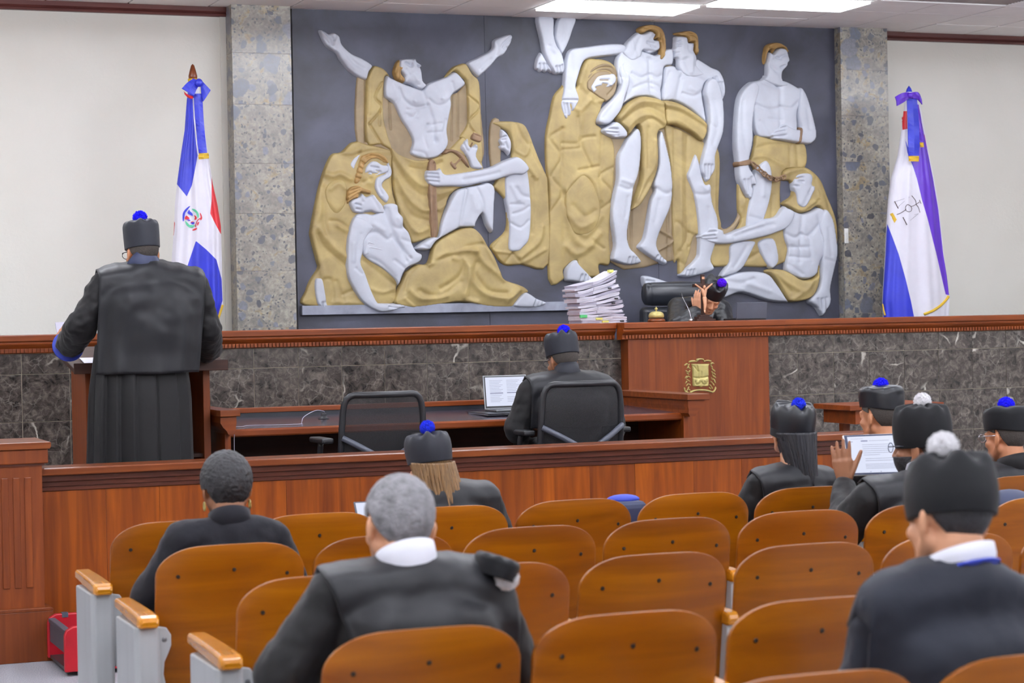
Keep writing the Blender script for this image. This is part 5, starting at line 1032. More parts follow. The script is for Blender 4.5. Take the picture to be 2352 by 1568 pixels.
ribbon(t, 'ribbon_fringe', [(2113, 327), (2114, 333), (2114, 338)], [(2121, 327), (2122, 333), (2122, 338)], FY-0.138, 'gold_cloth')
ribbon(t, 'bow_loop', [(2089, 212), (2074, 213), (2057, 222)], [(2088, 226), (2074, 236), (2061, 243)], FY-0.17, 'flag_purple', 0.012)
ribbon(t, 'bow_loop', [(2094, 212), (2107, 211), (2113, 216)], [(2096, 226), (2108, 228), (2119, 240)], FY-0.17, 'flag_purple', 0.012)
w = at_flag(2092, 219, FY-0.18); MB().ell(w, (0.025, 0.02, 0.024)).obj('bow_knot', M['flag_purple'], t, smooth=True)
line('flag_fringe', [(2179, 680), (2165, 697), (2145, 712), (2122, 722)], 0.012, 'gold_cloth')
line('flag_fringe', [(2028, 698), (2030, 712), (2033, 724)], 0.008, 'gold_cloth')
KS = lambda x, y: (2020+x/13.07, 430+y/13.07)
decal('scales_base', [KS(310, 800), KS(400, 765), KS(520, 970), KS(450, 1070)], 'gold_cloth', close=False)
for ps, w in (([(520, 820), (640, 770), (750, 700), (800, 650)], 0.004), ([(940, 580), (1050, 540), (1200, 440)], 0.004), ([(970, 250), (1080, 390), (1110, 520), (1170, 600), (1215, 755)], 0.004),
              ([(790, 690), (780, 600), (840, 520), (930, 560), (970, 640), (940, 720), (860, 730), (790, 690)], 0.004), ([(455, 420), (510, 530), (565, 635)], 0.006), ([(705, 900), (765, 1010), (825, 1130)], 0.006), ([(1200, 380), (1250, 490)], 0.004)):
    line('scales_arm', [KS(*q) for q in ps], w*0.55, 'wood_dark')
for ps in ([(480, 430), (900, 290)], [(540, 600), (900, 290)], [(720, 910), (1170, 790)], [(800, 1100), (1170, 790)]):
    line('scales_chain', [KS(*q) for q in ps], 0.0009, 'grey_plastic')

# ------------------------------------------------------------------ people
_tex = {}
def clouds(size, depth=2):
    k = (size, depth)
    if k not in _tex:
        t = bpy.data.textures.new('clouds', 'CLOUDS'); t.noise_scale = size; t.noise_depth = depth; _tex[k] = t
    return _tex[k]
def fuse(mb, name, mat, voxel=0.008, it=6, disp=None):
    me = mb.mesh('tmp', mat); o = bpy.data.objects.new('tmp', me); COL.objects.link(o)
    m = o.modifiers.new('r', 'REMESH'); m.mode = 'VOXEL'; m.voxel_size = voxel; m.use_smooth_shade = True
    m = o.modifiers.new('s', 'SMOOTH'); m.factor = 0.5; m.iterations = it
    if disp:
        for size, amt in disp:
            m = o.modifiers.new('d', 'DISPLACE'); m.texture = clouds(size); m.texture_coords = 'LOCAL'; m.strength = amt; m.mid_level = 0.5
        m = o.modifiers.new('s', 'SMOOTH'); m.factor = 0.5; m.iterations = 2
    bpy.context.view_layer.update()
    ev = o.evaluated_get(bpy.context.evaluated_depsgraph_get()); r = bpy.data.meshes.new_from_object(ev); r.name = name
    bpy.data.objects.remove(o); bpy.data.meshes.remove(me)
    r.polygons.foreach_set('use_smooth', [True]*len(r.polygons))
    r.materials.clear(); r.materials.append(mat); return r
def put(mb, sub, mat4):
    return mb.add([mat4@Vector(v) for v in sub.v], sub.f)
def V3(p): return Vector(tuple(map(float, p)))
def head_local():
    h = MB()
    h.ell((0, -0.012, 0.028), (0.0745, 0.094, 0.088), n=24, m=16).ell((0, 0.03, -0.035), (0.058, 0.062, 0.075), n=20, m=14).ell((0, 0.064, -0.088), (0.029, 0.027, 0.024))
    for s in (-1, 1):
        h.caps((s*0.053, 0.0, -0.05), 0.022, (s*0.022, 0.062, -0.086), 0.02).ell((s*0.038, 0.062, -0.026), (0.022, 0.022, 0.02))
        h.ell((s*0.032, 0.080, 0.004), (0.0125, 0.009, 0.008))
        R = Euler((0.25, 0, s*0.45)).to_matrix()
        h.ell((s*0.0785, -0.010, -0.014), (0.0085, 0.021, 0.034), R, 14, 10).ell((s*0.076, -0.004, -0.036), (0.008, 0.012, 0.012), R)
        h.ell((s*0.012, 0.098, -0.034), (0.009, 0.01, 0.008))
    h.caps((0, 0.086, 0.01), 0.009, (0, 0.106, -0.03), 0.0115).caps((-0.034, 0.082, 0.02), 0.010, (0.034, 0.082, 0.02), 0.010)
    h.ell((0, 0.088, -0.058), (0.023, 0.011, 0.0065)).ell((0, 0.086, -0.069), (0.02, 0.011, 0.007))
    return h
def hand(mb, w, f, n, side, s=1.0, curl=0.5, spread=1.0, thumb=None):
    w = V3(w); f = V3(f).normalized(); n = V3(n); n = (n-f*n.dot(f)).normalized(); t = f.cross(n)*side
    for a, b, r in zip((0.012, 0.004, -0.005, -0.014), (0.031, 0.0105, -0.0105, -0.030), (0.0135, 0.014, 0.014, 0.013)):
        mb.caps(w+t*a*s, r*1.1*s, w+(f*0.088+t*b)*s, r*s, 10)
    mb.ell(w+f*0.05*s, (0.012*s, 0.012*s, 0.012*s)); mb.caps(w+(t*0.02+f*0.02+n*0.008)*s, 0.016*s, w+(t*0.03+f*0.05+n*0.008)*s, 0.014*s, 10)
    for i, (b, L) in enumerate(zip((0.031, 0.0105, -0.0105, -0.030), (0.074, 0.083, 0.076, 0.060))):
        p = w+(f*0.088+t*b)*s; a = 0.15*curl+(0.05*i*curl); d0 = (f+t*(0.10*spread*(1.3-i*0.87))).normalized()
        for q, (fr, ra, rb) in enumerate(((0.45, 0.0095, 0.0088), (0.31, 0.0088, 0.008), (0.24, 0.008, 0.0068))):
            d = d0*math.cos(a)+n*math.sin(a); e = p+d*L*fr*s; mb.caps(p, ra*s, e, rb*s, 10); p = e; a += (0.75 if q == 0 else 0.55)*curl*1.3
    p = w+(f*0.028+t*0.026)*s; d = V3(thumb).normalized() if thumb is not None else (f*0.62+t*0.66+n*0.42).normalized()
    for q, (L, ra, rb) in enumerate(((0.045, 0.0145, 0.0115), (0.034, 0.0112, 0.010), (0.027, 0.010, 0.008))):
        e = p+d*L*s; mb.caps(p, ra*s, e, rb*s, 10); p = e; d = (d+n*0.18*curl+f*0.1).normalized()
    return mb
def pompom(name, c, r, m, parent):
    rs = np.random.RandomState(int(abs(c[0]*1000)) % 9999); mb = MB(); n, k = 36, 24; rg = []
    c = V3(c)
    mb.ell(c, (r*0.84,)*3, n=28, m=18)
    for _ in range(900):
        d = rs.normal(size=3); d /= np.linalg.norm(d); d = Vector(d); a = d.orthogonal().normalized(); b = d.cross(a); q = r*0.07; L = r*rs.uniform(0.93, 1.06); tip = c+d*L+(a*rs.normal()+b*rs.normal())*r*0.06
        mb.add([c+d*r*0.78+a*q, c+d*r*0.78-a*q*0.5+b*q*0.87, c+d*r*0.78-a*q*0.5-b*q*0.87, tip+a*q*0.5, tip-a*q*0.25+b*q*0.43, tip-a*q*0.25-b*q*0.43], [(0, 1, 4, 3), (1, 2, 5, 4), (2, 0, 3, 5), (3, 4, 5)])
    return mb.obj(name, m, parent)
def cap_mesh(H, top=0.150, brim=0.02, rx=0.088, ry=0.106, flare=1.03, ruffle=0.03, pleats=9, back=0.0, puff=0.010, edge=0.72, cy=-0.012, shear=0.0, sq=0.0, roof=0.012):
    # soft judicial cap in head space: upright band, rounded shoulder, top cloth gathered to the middle
    rg = []; n = 96
    prof = [(0.955, 0.0, 0.0), (1.0, 0.0, 0.0)]+[(1+(flare-1)*math.sin(PI/2*v/edge), v, 0.25*v/edge) for v in np.linspace(0.08, 1, 7)*edge]
    prof += [(flare*(0.82+0.18*math.cos(a)), edge+(1-edge)*math.sin(a), 0.3+0.5*a) for a in np.linspace(0.2, PI/2, 6)]
    prof += [(flare*f, 1.0+0.0*f, 1.0) for f in (0.7, 0.52, 0.34, 0.18, 0.04)]
    for sfac, v, rf in prof:
        ring = []; k = max(0.0, 1-sfac/flare) if v >= 1 else 0
        for i in range(n):
            t = 2*PI*i/n; w = 1+ruffle*0.35*rf*(math.cos(pleats*t+0.7)+0.6*math.sin(5*t+1.3))*(1 if v < 1 else 0.3)
            w *= 1+sq*(abs(math.cos(2*t))-0.5)*min(1, rf*2)
            x = rx*sfac*w*math.cos(t); y = ry*sfac*w*math.sin(t)+cy
            b0 = brim+back*max(0, -math.sin(t))
            z = b0+(top-b0)*v+roof*k+puff*0.45*rf*(math.cos(pleats*t)+0.5*math.sin(6*t+2))*(min(1, sfac*2) if v > 0.9 else 0.2)+shear*y*v
            ring.append(H@Vector((x, y, z)))
        rg.append(ring)
    return MB().rings(rg)
def shell(H, fn, r=(0.079, 0.0985, 0.0925), c=(0, -0.012, 0.028), n=150, m=110, rough=0.0):
    mb = MB(); idx = {}; P = []
    for k in range(m+1):
        p = -PI/2+PI*k/m
        for i in range(n):
            t = 2*PI*i/n; g = 1+rough*mnoise.noise(Vector((math.cos(t)*math.cos(p)*9, math.sin(t)*math.cos(p)*9, math.sin(p)*9)))
            P.append(Vector((c[0]+r[0]*g*math.cos(p)*math.cos(t), c[1]+r[1]*g*math.cos(p)*math.sin(t), c[2]+r[2]*g*math.sin(p))))
    F = []
    for k in range(m):
        for i in range(n):
            f = (k*n+i, k*n+(i+1) % n, (k+1)*n+(i+1) % n, (k+1)*n+i); q = sum((P[j] for j in f), Vector())/4
            if fn(q): F.append(f)
    used = sorted({j for f in F for j in f}); mp = {j: a for a, j in enumerate(used)}
    return mb.add([H@P[j] for j in used], [tuple(mp[j] for j in f) for f in F])
def headmat(c, s=1.0, yaw=0.0, pitch=0.0, roll=0.0):
    # yaw + turns to the picture's left, pitch + nods forward, roll + leans to the right of the picture
    return Matrix.Translation(V3(c)) @ Euler((0, 0, yaw)).to_matrix().to_4x4() @ Euler((-pitch, roll, 0)).to_matrix().to_4x4() @ Matrix.Scale(s, 4)
def short_hair(low=-0.062):
    def fn(q):
        f = min(max((q.y+0.062)/0.055, 0), 1); f = f*f*(3-2*f)
        zm = low+0.012*abs(q.x)/0.07+(0.085-low-0.06)*f
        if q.y > 0.0: zm = 0.02+q.y*0.35
        if q.y > 0.05: zm = 0.06
        return q.z > zm
    return fn
class Person: pass
def person(label, Y, z0, head, s=1.0, yaw=0.0, pitch=0.0, roll=0.0, skin='skin_tan', sh=None, el=None, wr=None, hands=None, hipx=None, hipy=None, seat=0.475, stand=False,
           cloth='robe', cname='robe', wrinkle=0.012, armr=(0.075, 0.07, 0.07), torso_d=0.125, facing=1, hairm='hair_short', hairfn=None, hair_r=None, hair_rough=0.0, sleeve_scale=1.0, lap=True, nbz=0.085, bvox=0.0068, hfwd=0.055, voxel=0.009, shin=True):
    """head: head centre; sh/el/wr: (left, right) joints as world points"""
    P = Person(); hc = V3(head); e_ = V3(EYE); hc = e_+(hc-e_)*(1+facing*hfwd/(hc-e_).length); P.H = headmat(hc, s, yaw + (0 if facing > 0 else PI), pitch, roll if facing > 0 else -roll); fy = facing
    sL, sR = V3(sh[0]), V3(sh[1]); sm = (sL+sR)/2; nb = Vector((sm.x*0.75+hc.x*0.25, sm.y-fy*0.015, (sL.z+sR.z)/2+nbz))
    hip = Vector((hipx if hipx is not None else sm.x, hipy if hipy is not None else Y-0.02*fy, z0+(0.92 if stand else seat+0.05)))
    t = thing('person', label, 'person', (hip.x, hip.y, z0)); P.root = t
    hw = abs(sR.x-sL.x)/2
    def rings(scale, base=0.0):
        out = []
        for f, w, d, dy in [q_ for q_ in ((0.0, 0.185, 0.135, 0), (0.15, 0.185, 0.135, 0), (0.4, 0.17, 0.125, 0), (0.7, max(0.19, hw*0.98), torso_d, -0.005*fy), (0.88, hw*0.98, torso_d*0.9, -0.005*fy), (0.97, hw*0.8, torso_d*0.7, 0), (1.03, hw*0.45, torso_d*0.5, 0)) if not stand or q_[0] >= 0.4]:
            c = hip.lerp(sm, f); ww = (w+base)*scale; dd = (d+base)*scale; r_ = []
            for q in np.linspace(0, 2*PI, 24, endpoint=False):
                cx, cy = math.cos(q), math.sin(q); cx = math.copysign(abs(cx)**0.8, cx); cy = math.copysign(abs(cy)**0.8, cy)
                r_.append(c+Vector((ww*cx, dd*cy+dy, 0)))
            out.append(r_)
        return out
    body = MB(); put(body, head_local(), P.H)
    nk = P.H@Vector((0, -0.022, -0.055)); body.caps(nk, 0.057*s, nb+Vector((0, 0.01*fy, -0.03)), 0.058*s, 16)
    body.rings(rings(0.82))
    robe = MB(); robe.rings(rings(1.0, 0.012))
    for S in (sL, sR):
        robe.caps(nb+Vector((0, 0, -0.068)), 0.080, S, armr[0]); body.caps(nb+Vector((0, 0, -0.06)), 0.045, S, 0.05)
    for i in (0, 1):
        S, E, W = V3(sh[i]), V3(el[i]), V3(wr[i])
        robe.caps(S, armr[0], E, armr[1]); d = (W-E); W2 = E+d*0.86; robe.caps(E, armr[1], W2, armr[2]*sleeve_scale)
        body.caps(S, 0.045, E, 0.042).caps(E, 0.042, W, 0.028)
        hd = (hands or {}).get(i)
        if hd is None: hd = dict(f=d.normalized()+Vector((0, 0, -0.1)), n=(0, 0.1, -1), curl=0.5)
        hand(body, W, hd['f'], hd['n'], hd.get('side', (1 if i == 0 else -1)*(-1 if fy > 0 else 1)), 0.98*s, hd.get('curl', 0.5), hd.get('spread', 1.0), hd.get('thumb'))
    for sg in (-1, 1):
        if stand:
            body.caps(hip+Vector((sg*0.09, 0, -0.02)), 0.075, hip+Vector((sg*0.1, 0, -0.44)), 0.055).caps(hip+Vector((sg*0.1, 0, -0.44)), 0.052, (hip.x+sg*0.1, hip.y-0.01, z0+0.09), 0.035)
            body.caps((hip.x+sg*0.1, hip.y-0.03, z0+0.04), 0.038, (hip.x+sg*0.12, hip.y+0.14, z0+0.035), 0.034)
        elif lap:
            k = Vector((hip.x+sg*0.12, hip.y+fy*0.42, z0+seat+0.075)); a = Vector((hip.x+sg*0.12, hip.y+fy*0.40, z0+0.08))
            body.caps(hip+Vector((sg*0.09, 0, 0.0)), 0.07, k, 0.05).caps(k, 0.05, a, 0.036).caps(a+Vector((0, -0.03*fy, -0.035)), 0.036, a+Vector((0, 0.14*fy, -0.045)), 0.03)
            robe.caps(hip+Vector((sg*0.09, 0, 0.02)), 0.10, k, 0.075).caps(k, 0.075, a+Vector((0, 0, 0.06)), 0.085)
    mkobj('body', fuse(body, 'body', M[skin], bvox, 4 if bvox > 0.006 else 3), t)
    P.robe_me = fuse(robe, cname, M[cloth], voxel, 8, [(0.17, wrinkle*1.8), (0.055, wrinkle*1.1), (0.02, wrinkle*0.15)])
    P.robe = mkobj(cname, P.robe_me, t)
    if hairm:
        mb = shell(P.H, hairfn or short_hair(), hair_r or (0.0778, 0.0968, 0.0908), rough=hair_rough); P.hair = mb.obj('hair', M[hairm], t, smooth=True, solid=0.006)
    P.bvh = BVHTree.FromPolygons([v.co.copy() for v in P.robe_me.vertices], [tuple(p.vertices) for p in P.robe_me.polygons])
    P.sm, P.nb, P.hw, P.fy, P.sh, P.s = sm, nb, hw, fy, (sL, sR), s
    return P
def yoke(P, m, xl, xr, zbot, off=0.014, xlb=None, xrb=None, slack=0.004, name='yoke', front=0.05, rag=0.004, fold=0.02):
    """stiff square back panel hanging from the shoulders over the robe"""
    NX, NZ = 40, 34; cols = []; fy = P.fy; ys = P.sm.y
    xlb = xl if xlb is None else xlb; xrb = xr if xrb is None else xrb
    for i in range(NX+1):
        u = i/NX; x = xl+(xr-xl)*u; xb = xlb+(xrb-xlb)*u; col = []
        def down(y):
            h = P.bvh.ray_cast(Vector((x, y, 4)), Vector((0, 0, -1))); return h[0].z if h[0] else None
        z0 = down(ys)
        if z0 is None: z0 = P.sm.z-0.02
        z0 = min(z0, P.nb.z+0.03); zf = down(ys+front*fy) or z0-0.01; zf = min(zf, z0+0.01)
        col.append(Vector((x, ys+front*fy, zf+off*0.6))); col.append(Vector((x, ys+0.015*fy, z0+off))); yl = None
        for j in range(NZ+1):
            f = j/NZ; z = z0+off*0.4-0.012+(zbot-z0)*f; xx = x+(xb-x)*f
            h = P.bvh.ray_cast(Vector((xx, ys-2*fy, z)), Vector((0, fy, 0)))
            y = h[0].y-off*fy if h[0] else (yl if yl is not None else ys-0.03*fy)
            if yl is not None: y = min(y*fy, yl*fy+slack)*fy
            y -= fy*fold*max(0.0, mnoise.noise(Vector((xx*7+P.sm.x*3, z*5, 1.3)))+0.5*mnoise.noise(Vector((xx*15, z*13, 4.1))))*min(1.0, f*3)*0.2
            yl = y; col.append(Vector((xx, y+rag*math.sin(u*17+f*3)*f, z+rag*0.6*math.sin(u*9)*f)))
        cols.append(col)
    n = len(cols[0])
    for _ in range(4):
        for i in range(1, NX):
            for j in range(2, n):
                a = (cols[i-1][j].y+cols[i+1][j].y)/2; cols[i][j].y = min(cols[i][j].y*fy, (cols[i][j].y*0.5+a*0.5)*fy)*fy
        for j in range(2, n):
            cols[0][j].y = cols[0][j].y*0.6+cols[1][j].y*0.4; cols[NX][j].y = cols[NX][j].y*0.6+cols[NX-1][j].y*0.4
    mb = MB().add([p for c in cols for p in c], [(i*n+j, (i+1)*n+j, (i+1)*n+j+1, i*n+j+1) for i in range(NX) for j in range(n-1)])
    return mb.obj(name, M[m], P.root, smooth=True, solid=0.007)
def collar(P, m, rx=0.070, ry=0.072, h=0.045, drop=0.0, tilt=0.2, name='collar', flare=1.1, dz=0.0, inner=None):
    top_ = P.H@Vector((0, -0.030, -0.06)); up = ((top_-P.nb).normalized()*0.4+Vector((0, 0, 0.6))).normalized(); c = P.nb+Vector((0, 0, -0.045+dz)); q = Vector((0, 0, 1)).rotation_difference(up).to_matrix(); rg = []
    h += 0.028
    for sc_, z in ((0.84, -0.012), (0.95*flare, 0.016), (1.01, h*0.6), (1.0, h), (0.94, h), (0.95, h*0.4), (0.80, -0.012)):
        rg.append([c+q@Vector((rx*sc_*math.cos(t), ry*sc_*math.sin(t), z-0.014*(math.sin(t))*P.fy)) for t in np.linspace(0, 2*PI, 36, endpoint=False)])
    return MB().rings(rg, False).obj(name, M[m], P.root, smooth=True)
def cap(P, m, pom, pr=0.04, pz=None, pxy=(0, -0.012), band=None, label=None, pomname='pompom', **kw):
    o = cap_mesh(P.H, **kw).obj('judicial_cap', M[m], P.root, smooth=True, sub=1)
    if band:
        b = cap_mesh(P.H, top=kw.get('brim', 0.02)+band, brim=kw.get('brim', 0.02)-0.004, rx=kw.get('rx', 0.083)*1.03, ry=kw.get('ry', 0.102)*1.03, flare=1.0, ruffle=0, puff=0, back=kw.get('back', 0), cy=kw.get('cy', -0.012)); b.obj('cap_band', M['cap_velvet'], o, smooth=True)
    z = pz if pz is not None else kw.get('top', 0.150)+pr*0.55
    pompom(pomname, P.H@Vector((pxy[0], pxy[1], z)), pr, M[pom], o); return o
def HC(px, py, Y, brim=0.0, pitch=0.0, s=1.0):
    p = J(px, py, Y); p.z -= (brim*math.cos(pitch)+0.11*math.sin(pitch))*s; return p
def J(px, py, Y, dz=0.0, dx=0.0): p = atY(px, py, Y); return Vector((p[0]+dx, p[1], p[2]+dz))

# 1 standing advocate at the lectern
Y1 = 11.28
P = person('person standing at the lectern in a pleated black robe and cap with blue pompom', Y1, WELL, HC(325, 566, Y1-0.02, 0.022, 0.12, 1.05), 1.05, 0.25, 0.12, 0.0, 'skin_tan',
    sh=(J(240, 650, Y1), J(447, 652, Y1)), el=(J(187, 750, Y1+0.02), J(476, 755, Y1+0.02)), wr=(J(160, 790, Y1+0.30), J(478, 806, Y1+0.30)), hands={0: dict(f=(-0.22, 0.6, 0.62), n=(0.7, 0.4, -0.4), curl=0.8), 1: dict(f=(-0.3, 1, 0.0), n=(0, 0, -1), curl=0.4)},
    stand=True, cloth='robe', armr=(0.075, 0.082, 0.085), torso_d=0.15, wrinkle=0.02, nbz=0.115, hairm='hair_short')
xa = atY(222, 625, Y1)[0]; xb = atY(466, 625, Y1)[0]
yoke(P, 'yoke', xa, xb, atY(340, 857, Y1-0.2)[2], off=0.02, xlb=atY(226, 850, Y1-0.15)[0], xrb=atY(462, 850, Y1-0.15)[0], slack=0.0015)
collar(P, 'navy', 0.084, 0.08, 0.056, flare=1.06, name='robe_collar')
cap(P, 'cap_grey', 'pom_bright', 0.04, brim=0.022, top=0.160, rx=0.086, ry=0.105, flare=1.03, ruffle=0.025, edge=0.8)
sx = atY(322, 900, Y1)[0]; rg = []
for k, z in enumerate(np.linspace(1.53, WELL+0.03, 17)):
    f = k/16; w = 0.226+0.036*f**0.8; d = 0.112+0.09*f**0.7; ring = []
    for i in range(240):
        t = 2*PI*i/240; ph = (t/(2*PI)*15+0.15*math.sin(t*3)) % 1.0; pl = (0.35+0.65*ph if ph < 0.84 else (1-ph)/0.16*1.0)*0.048*min(1, f*3+0.35)
        ring.append((sx+(w+pl)*math.cos(t)-0.02*f, Y1+0.0+(d+pl)*math.sin(t), z))
    rg.append(ring)
MB().rings(rg).obj('pleated_skirt', M['robe'], P.root, smooth=True)
for i, (a, b) in enumerate(((187, 750),)):
    E_, W_ = J(a, b, Y1+0.02), (J(160, 790, Y1+0.30), J(478, 806, Y1+0.30))[i]; d = (W_-E_).normalized(); c = E_+(W_-E_)*0.86
    MB().lathe(c, [(0.080, 0.074), (0.086, 0.078), (0.087, 0.082), (0.083, 0.085), (0.07, 0.08)], 28, 0, d).obj('sleeve_cuff', M['blue_trim'], P.root, smooth=True)
def glasses(P, m='black_plastic'):
    g = MB()
    for s in (-1, 1):
        ring = [P.H@Vector((s*0.034+0.024*math.cos(t), 0.106, 0.004+0.018*math.sin(t))) for t in np.linspace(0, 2*PI, 21)]
        g.tube(ring, 0.0018, 6); g.tube([P.H@Vector((s*0.058, 0.104, 0.008)), P.H@Vector((s*0.079, 0.06, 0.01)), P.H@Vector((s*0.083, -0.01, 0.008)), P.H@Vector((s*0.082, -0.025, -0.006))], 0.002, 6)
    g.tube([P.H@Vector((-0.012, 0.107, 0.008)), P.H@Vector((0.012, 0.107, 0.008))], 0.0018, 6)
    return g.obj('glasses', M[m], P.root, smooth=True)
glasses(P)

# 2 advocate at the laptop
Y2 = 11.32
P = person('person seated at the long desk by the open laptop, cap with blue pompom', Y2, WELL, HC(1291, 808, Y2, 0.03, 0.2, 1.04), 1.04, 0.2, 0.2, 0.0, 'skin_brown',
    sh=(J(1222, 898, Y2), J(1385, 893, Y2)), el=(J(1190, 985, Y2+0.03), J(1408, 985, Y2+0.03)), wr=(J(1196, 968, Y2+0.36), J(1385, 990, Y2+0.34)), seat=0.47, cloth='robe', armr=(0.082, 0.082, 0.075), torso_d=0.14, nbz=0.105, hairm='hair_short', hipx=J(1305, 900, Y2).x)
yoke(P, 'yoke', J(1208, 890, Y2).x, J(1404, 890, Y2).x, 1.0, off=0.014, slack=0.002)
collar(P, 'cap_grey', 0.076, 0.08, 0.045, flare=1.15, name='robe_collar')
cap(P, 'cap_grey', 'pom_bright', 0.038, brim=0.03, top=0.150, rx=0.088, ry=0.106, flare=1.03, ruffle=0.03, puff=0.018, pxy=(0.0, -0.055), pz=0.16); glasses(P)

# 3 the judge, head bowed on one hand
Y3 = 14.42
P = person('person behind the bench, head bowed on one hand, shiny cap with purple pompom', Y3, 0.62, J(1632, 684, Y3-0.14), 1.0, -0.12, 0.62, 0.25, 'skin_light',
    sh=(J(1558, 708, Y3), J(1655, 712, Y3)), el=(J(1556, 752, Y3-0.30), J(1662, 770, Y3-0.2)), wr=(J(1601, 716, Y3-0.26), J(1625, 762, Y3-0.36)), hands={0: dict(f=(0.05, -0.1, 1), n=(1, 0.5, 0), curl=0.25, side=1, spread=0.4)}, facing=-1, seat=0.5, cloth='satin', armr=(0.085, 0.085, 0.06), hairm='hair_black', wrinkle=0.010, bvox=0.0048, torso_d=0.12)
cap(P, 'satin', 'pom_purple', 0.036, brim=0.03, top=0.14, rx=0.088, ry=0.106, flare=1.06, ruffle=0.03, puff=0.02, pxy=(-0.02, 0.03), pz=0.165, pleats=6)
MB().rings([[J(1594+6*a, 676+13*k, Y3-0.09-0.035*k)+Vector((0, e, 0)) for a, e in ((0, 0), (1, -0.004), (1, 0.004), (0, 0.006))] for k in range(5)]).obj('white_bib', M['shirt'], P.root)
t = thing('leather_armchair', 'high-backed black leather armchair behind the judge', 'chair', (7.15, 14.85, 0.62))
c0 = atY(1480, 650, 14.78); xr_ = c0[0]+0.62
mb = MB(); rg = []
for x, r in ((c0[0], 0.05), (c0[0]+0.012, 0.066), (c0[0]+0.05, 0.072), (c0[0]+0.056, 0.069), (c0[0]+0.062, 0.072), (c0[0]+0.31, 0.076), (xr_-0.06, 0.072), (xr_-0.012, 0.066), (xr_, 0.05)):
    rg.append([(x, 14.80+r*0.8*math.cos(q), c0[2]-0.085+r*1.25*math.sin(q)) for q in np.linspace(0, 2*PI, 24, endpoint=False)])
mb.rings(rg).obj('headrest', M['leather'], t, smooth=True)
MB().box(c0[0]-0.005, xr_+0.005, 14.78, 14.90, 1.02, 1.70).obj('back', M['leather'], t, bevel=0.04, seg=4)
MB().box(c0[0]+0.02, xr_-0.02, 14.3, 14.8, 1.0, 1.12).obj('seat', M['leather'], t, bevel=0.04, seg=4)
MB().tube([(7.2, 14.55, 0.7), (7.2, 14.55, 1.02)], 0.03).obj('stem', M['steel'], t, smooth=True)
MB().lathe((7.2, 14.55, 0.62), [(0, 0), (0.3, 0), (0.3, 0.03), (0.05, 0.08), (0, 0.08)], 10).obj('base', M['black_plastic'], t)

# 4 short-haired woman in a black jacket
Y4 = 7.30
P = person('person with short black hair and gold earrings in a black jacket, at the left', Y4, 0, J(519, 1120, Y4), 1.0, 0.0, 0.12, 0.0, 'skin_brown',
    sh=(J(422, 1240, Y4), J(626, 1236, Y4)), el=(J(338, 1372, Y4+0.05), J(672, 1350, Y4+0.02)), wr=(J(400, 1400, Y4+0.28), J(600, 1390, Y4+0.25)), cloth='jacket', cname='jacket', armr=(0.068, 0.064, 0.055), torso_d=0.11, hairm='hair_black', hipx=J(525, 1200, Y4).x,
    hairfn=lambda q: not (q.z < -0.075) and not (q.y > 0.06 and q.z < 0.085) and not (abs(q.x) > 0.05 and q.z < -0.005 and q.y > -0.05) and not (q.y > 0.0 and q.z < 0.0), hair_r=(0.089, 0.108, 0.104), hair_rough=0.03)
collar(P, 'jacket', 0.074, 0.078, 0.026, flare=1.1, name='jacket_collar')
for s in (-1, 1):
    MB().tube([P.H@Vector((s*0.082, -0.006+0.010*math.sin(t), -0.062+0.014*math.cos(t))) for t in np.linspace(0, 2*PI, 13)], 0.0032, 6).obj('earring', M['brass'], P.root, smooth=True)

# 5 grey-haired man with a white collar
Y5 = 5.14
P = person('person with short grey hair and white shirt collar, nearest at the left', Y5, 0, J(915, 1206, Y5), 1.08, 0.08, 0.18, 0.06, 'skin_light',
    sh=(J(762, 1372, Y5), J(1112, 1348, Y5)), el=(J(655, 1560, Y5+0.03), J(1165, 1520, Y5+0.03)), wr=(J(720, 1600, Y5+0.28), J(1080, 1590, Y5+0.28)), cloth='robe', armr=(0.07, 0.085, 0.08), torso_d=0.13, hairm='hair_grey', hipx=J(965, 1400, Y5).x, hair_r=(0.0795, 0.0985, 0.0935), hair_rough=0.02)
yoke(P, 'yoke', J(733, 1340, Y5).x, J(1172, 1320, Y5).x, J(960, 1450, Y5).z-0.06, off=0.012, xlb=J(800, 1340, Y5).x, xrb=J(1168, 1320, Y5).x)
collar(P, 'shirt', 0.078, 0.077, 0.046, flare=1.02, name='shirt_collar')
pc = J(1135, 1302, Y5-0.02); cp_ = MB(); Hc = headmat(pc+Vector((0.01, 0.02, -0.08)), 0.9, 0, 0.3, 0.9)
o = thing('judicial_cap', 'folded black cap with a white pompom resting on the grey-haired man right shoulder', 'cap', pc)
cap_mesh(Matrix.Translation(pc) @ Euler((0, 0.35, 0)).to_matrix().to_4x4() @ Matrix.Diagonal((0.62, 0.8, 0.4, 1)) @ Matrix.Translation((0, 0, -0.08)), ruffle=0.05).obj('cap_crown', M['cap_black'], o, smooth=True)
pompom('pompom', J(1163, 1326, Y5-0.07), 0.034, M['pom_white'], o)

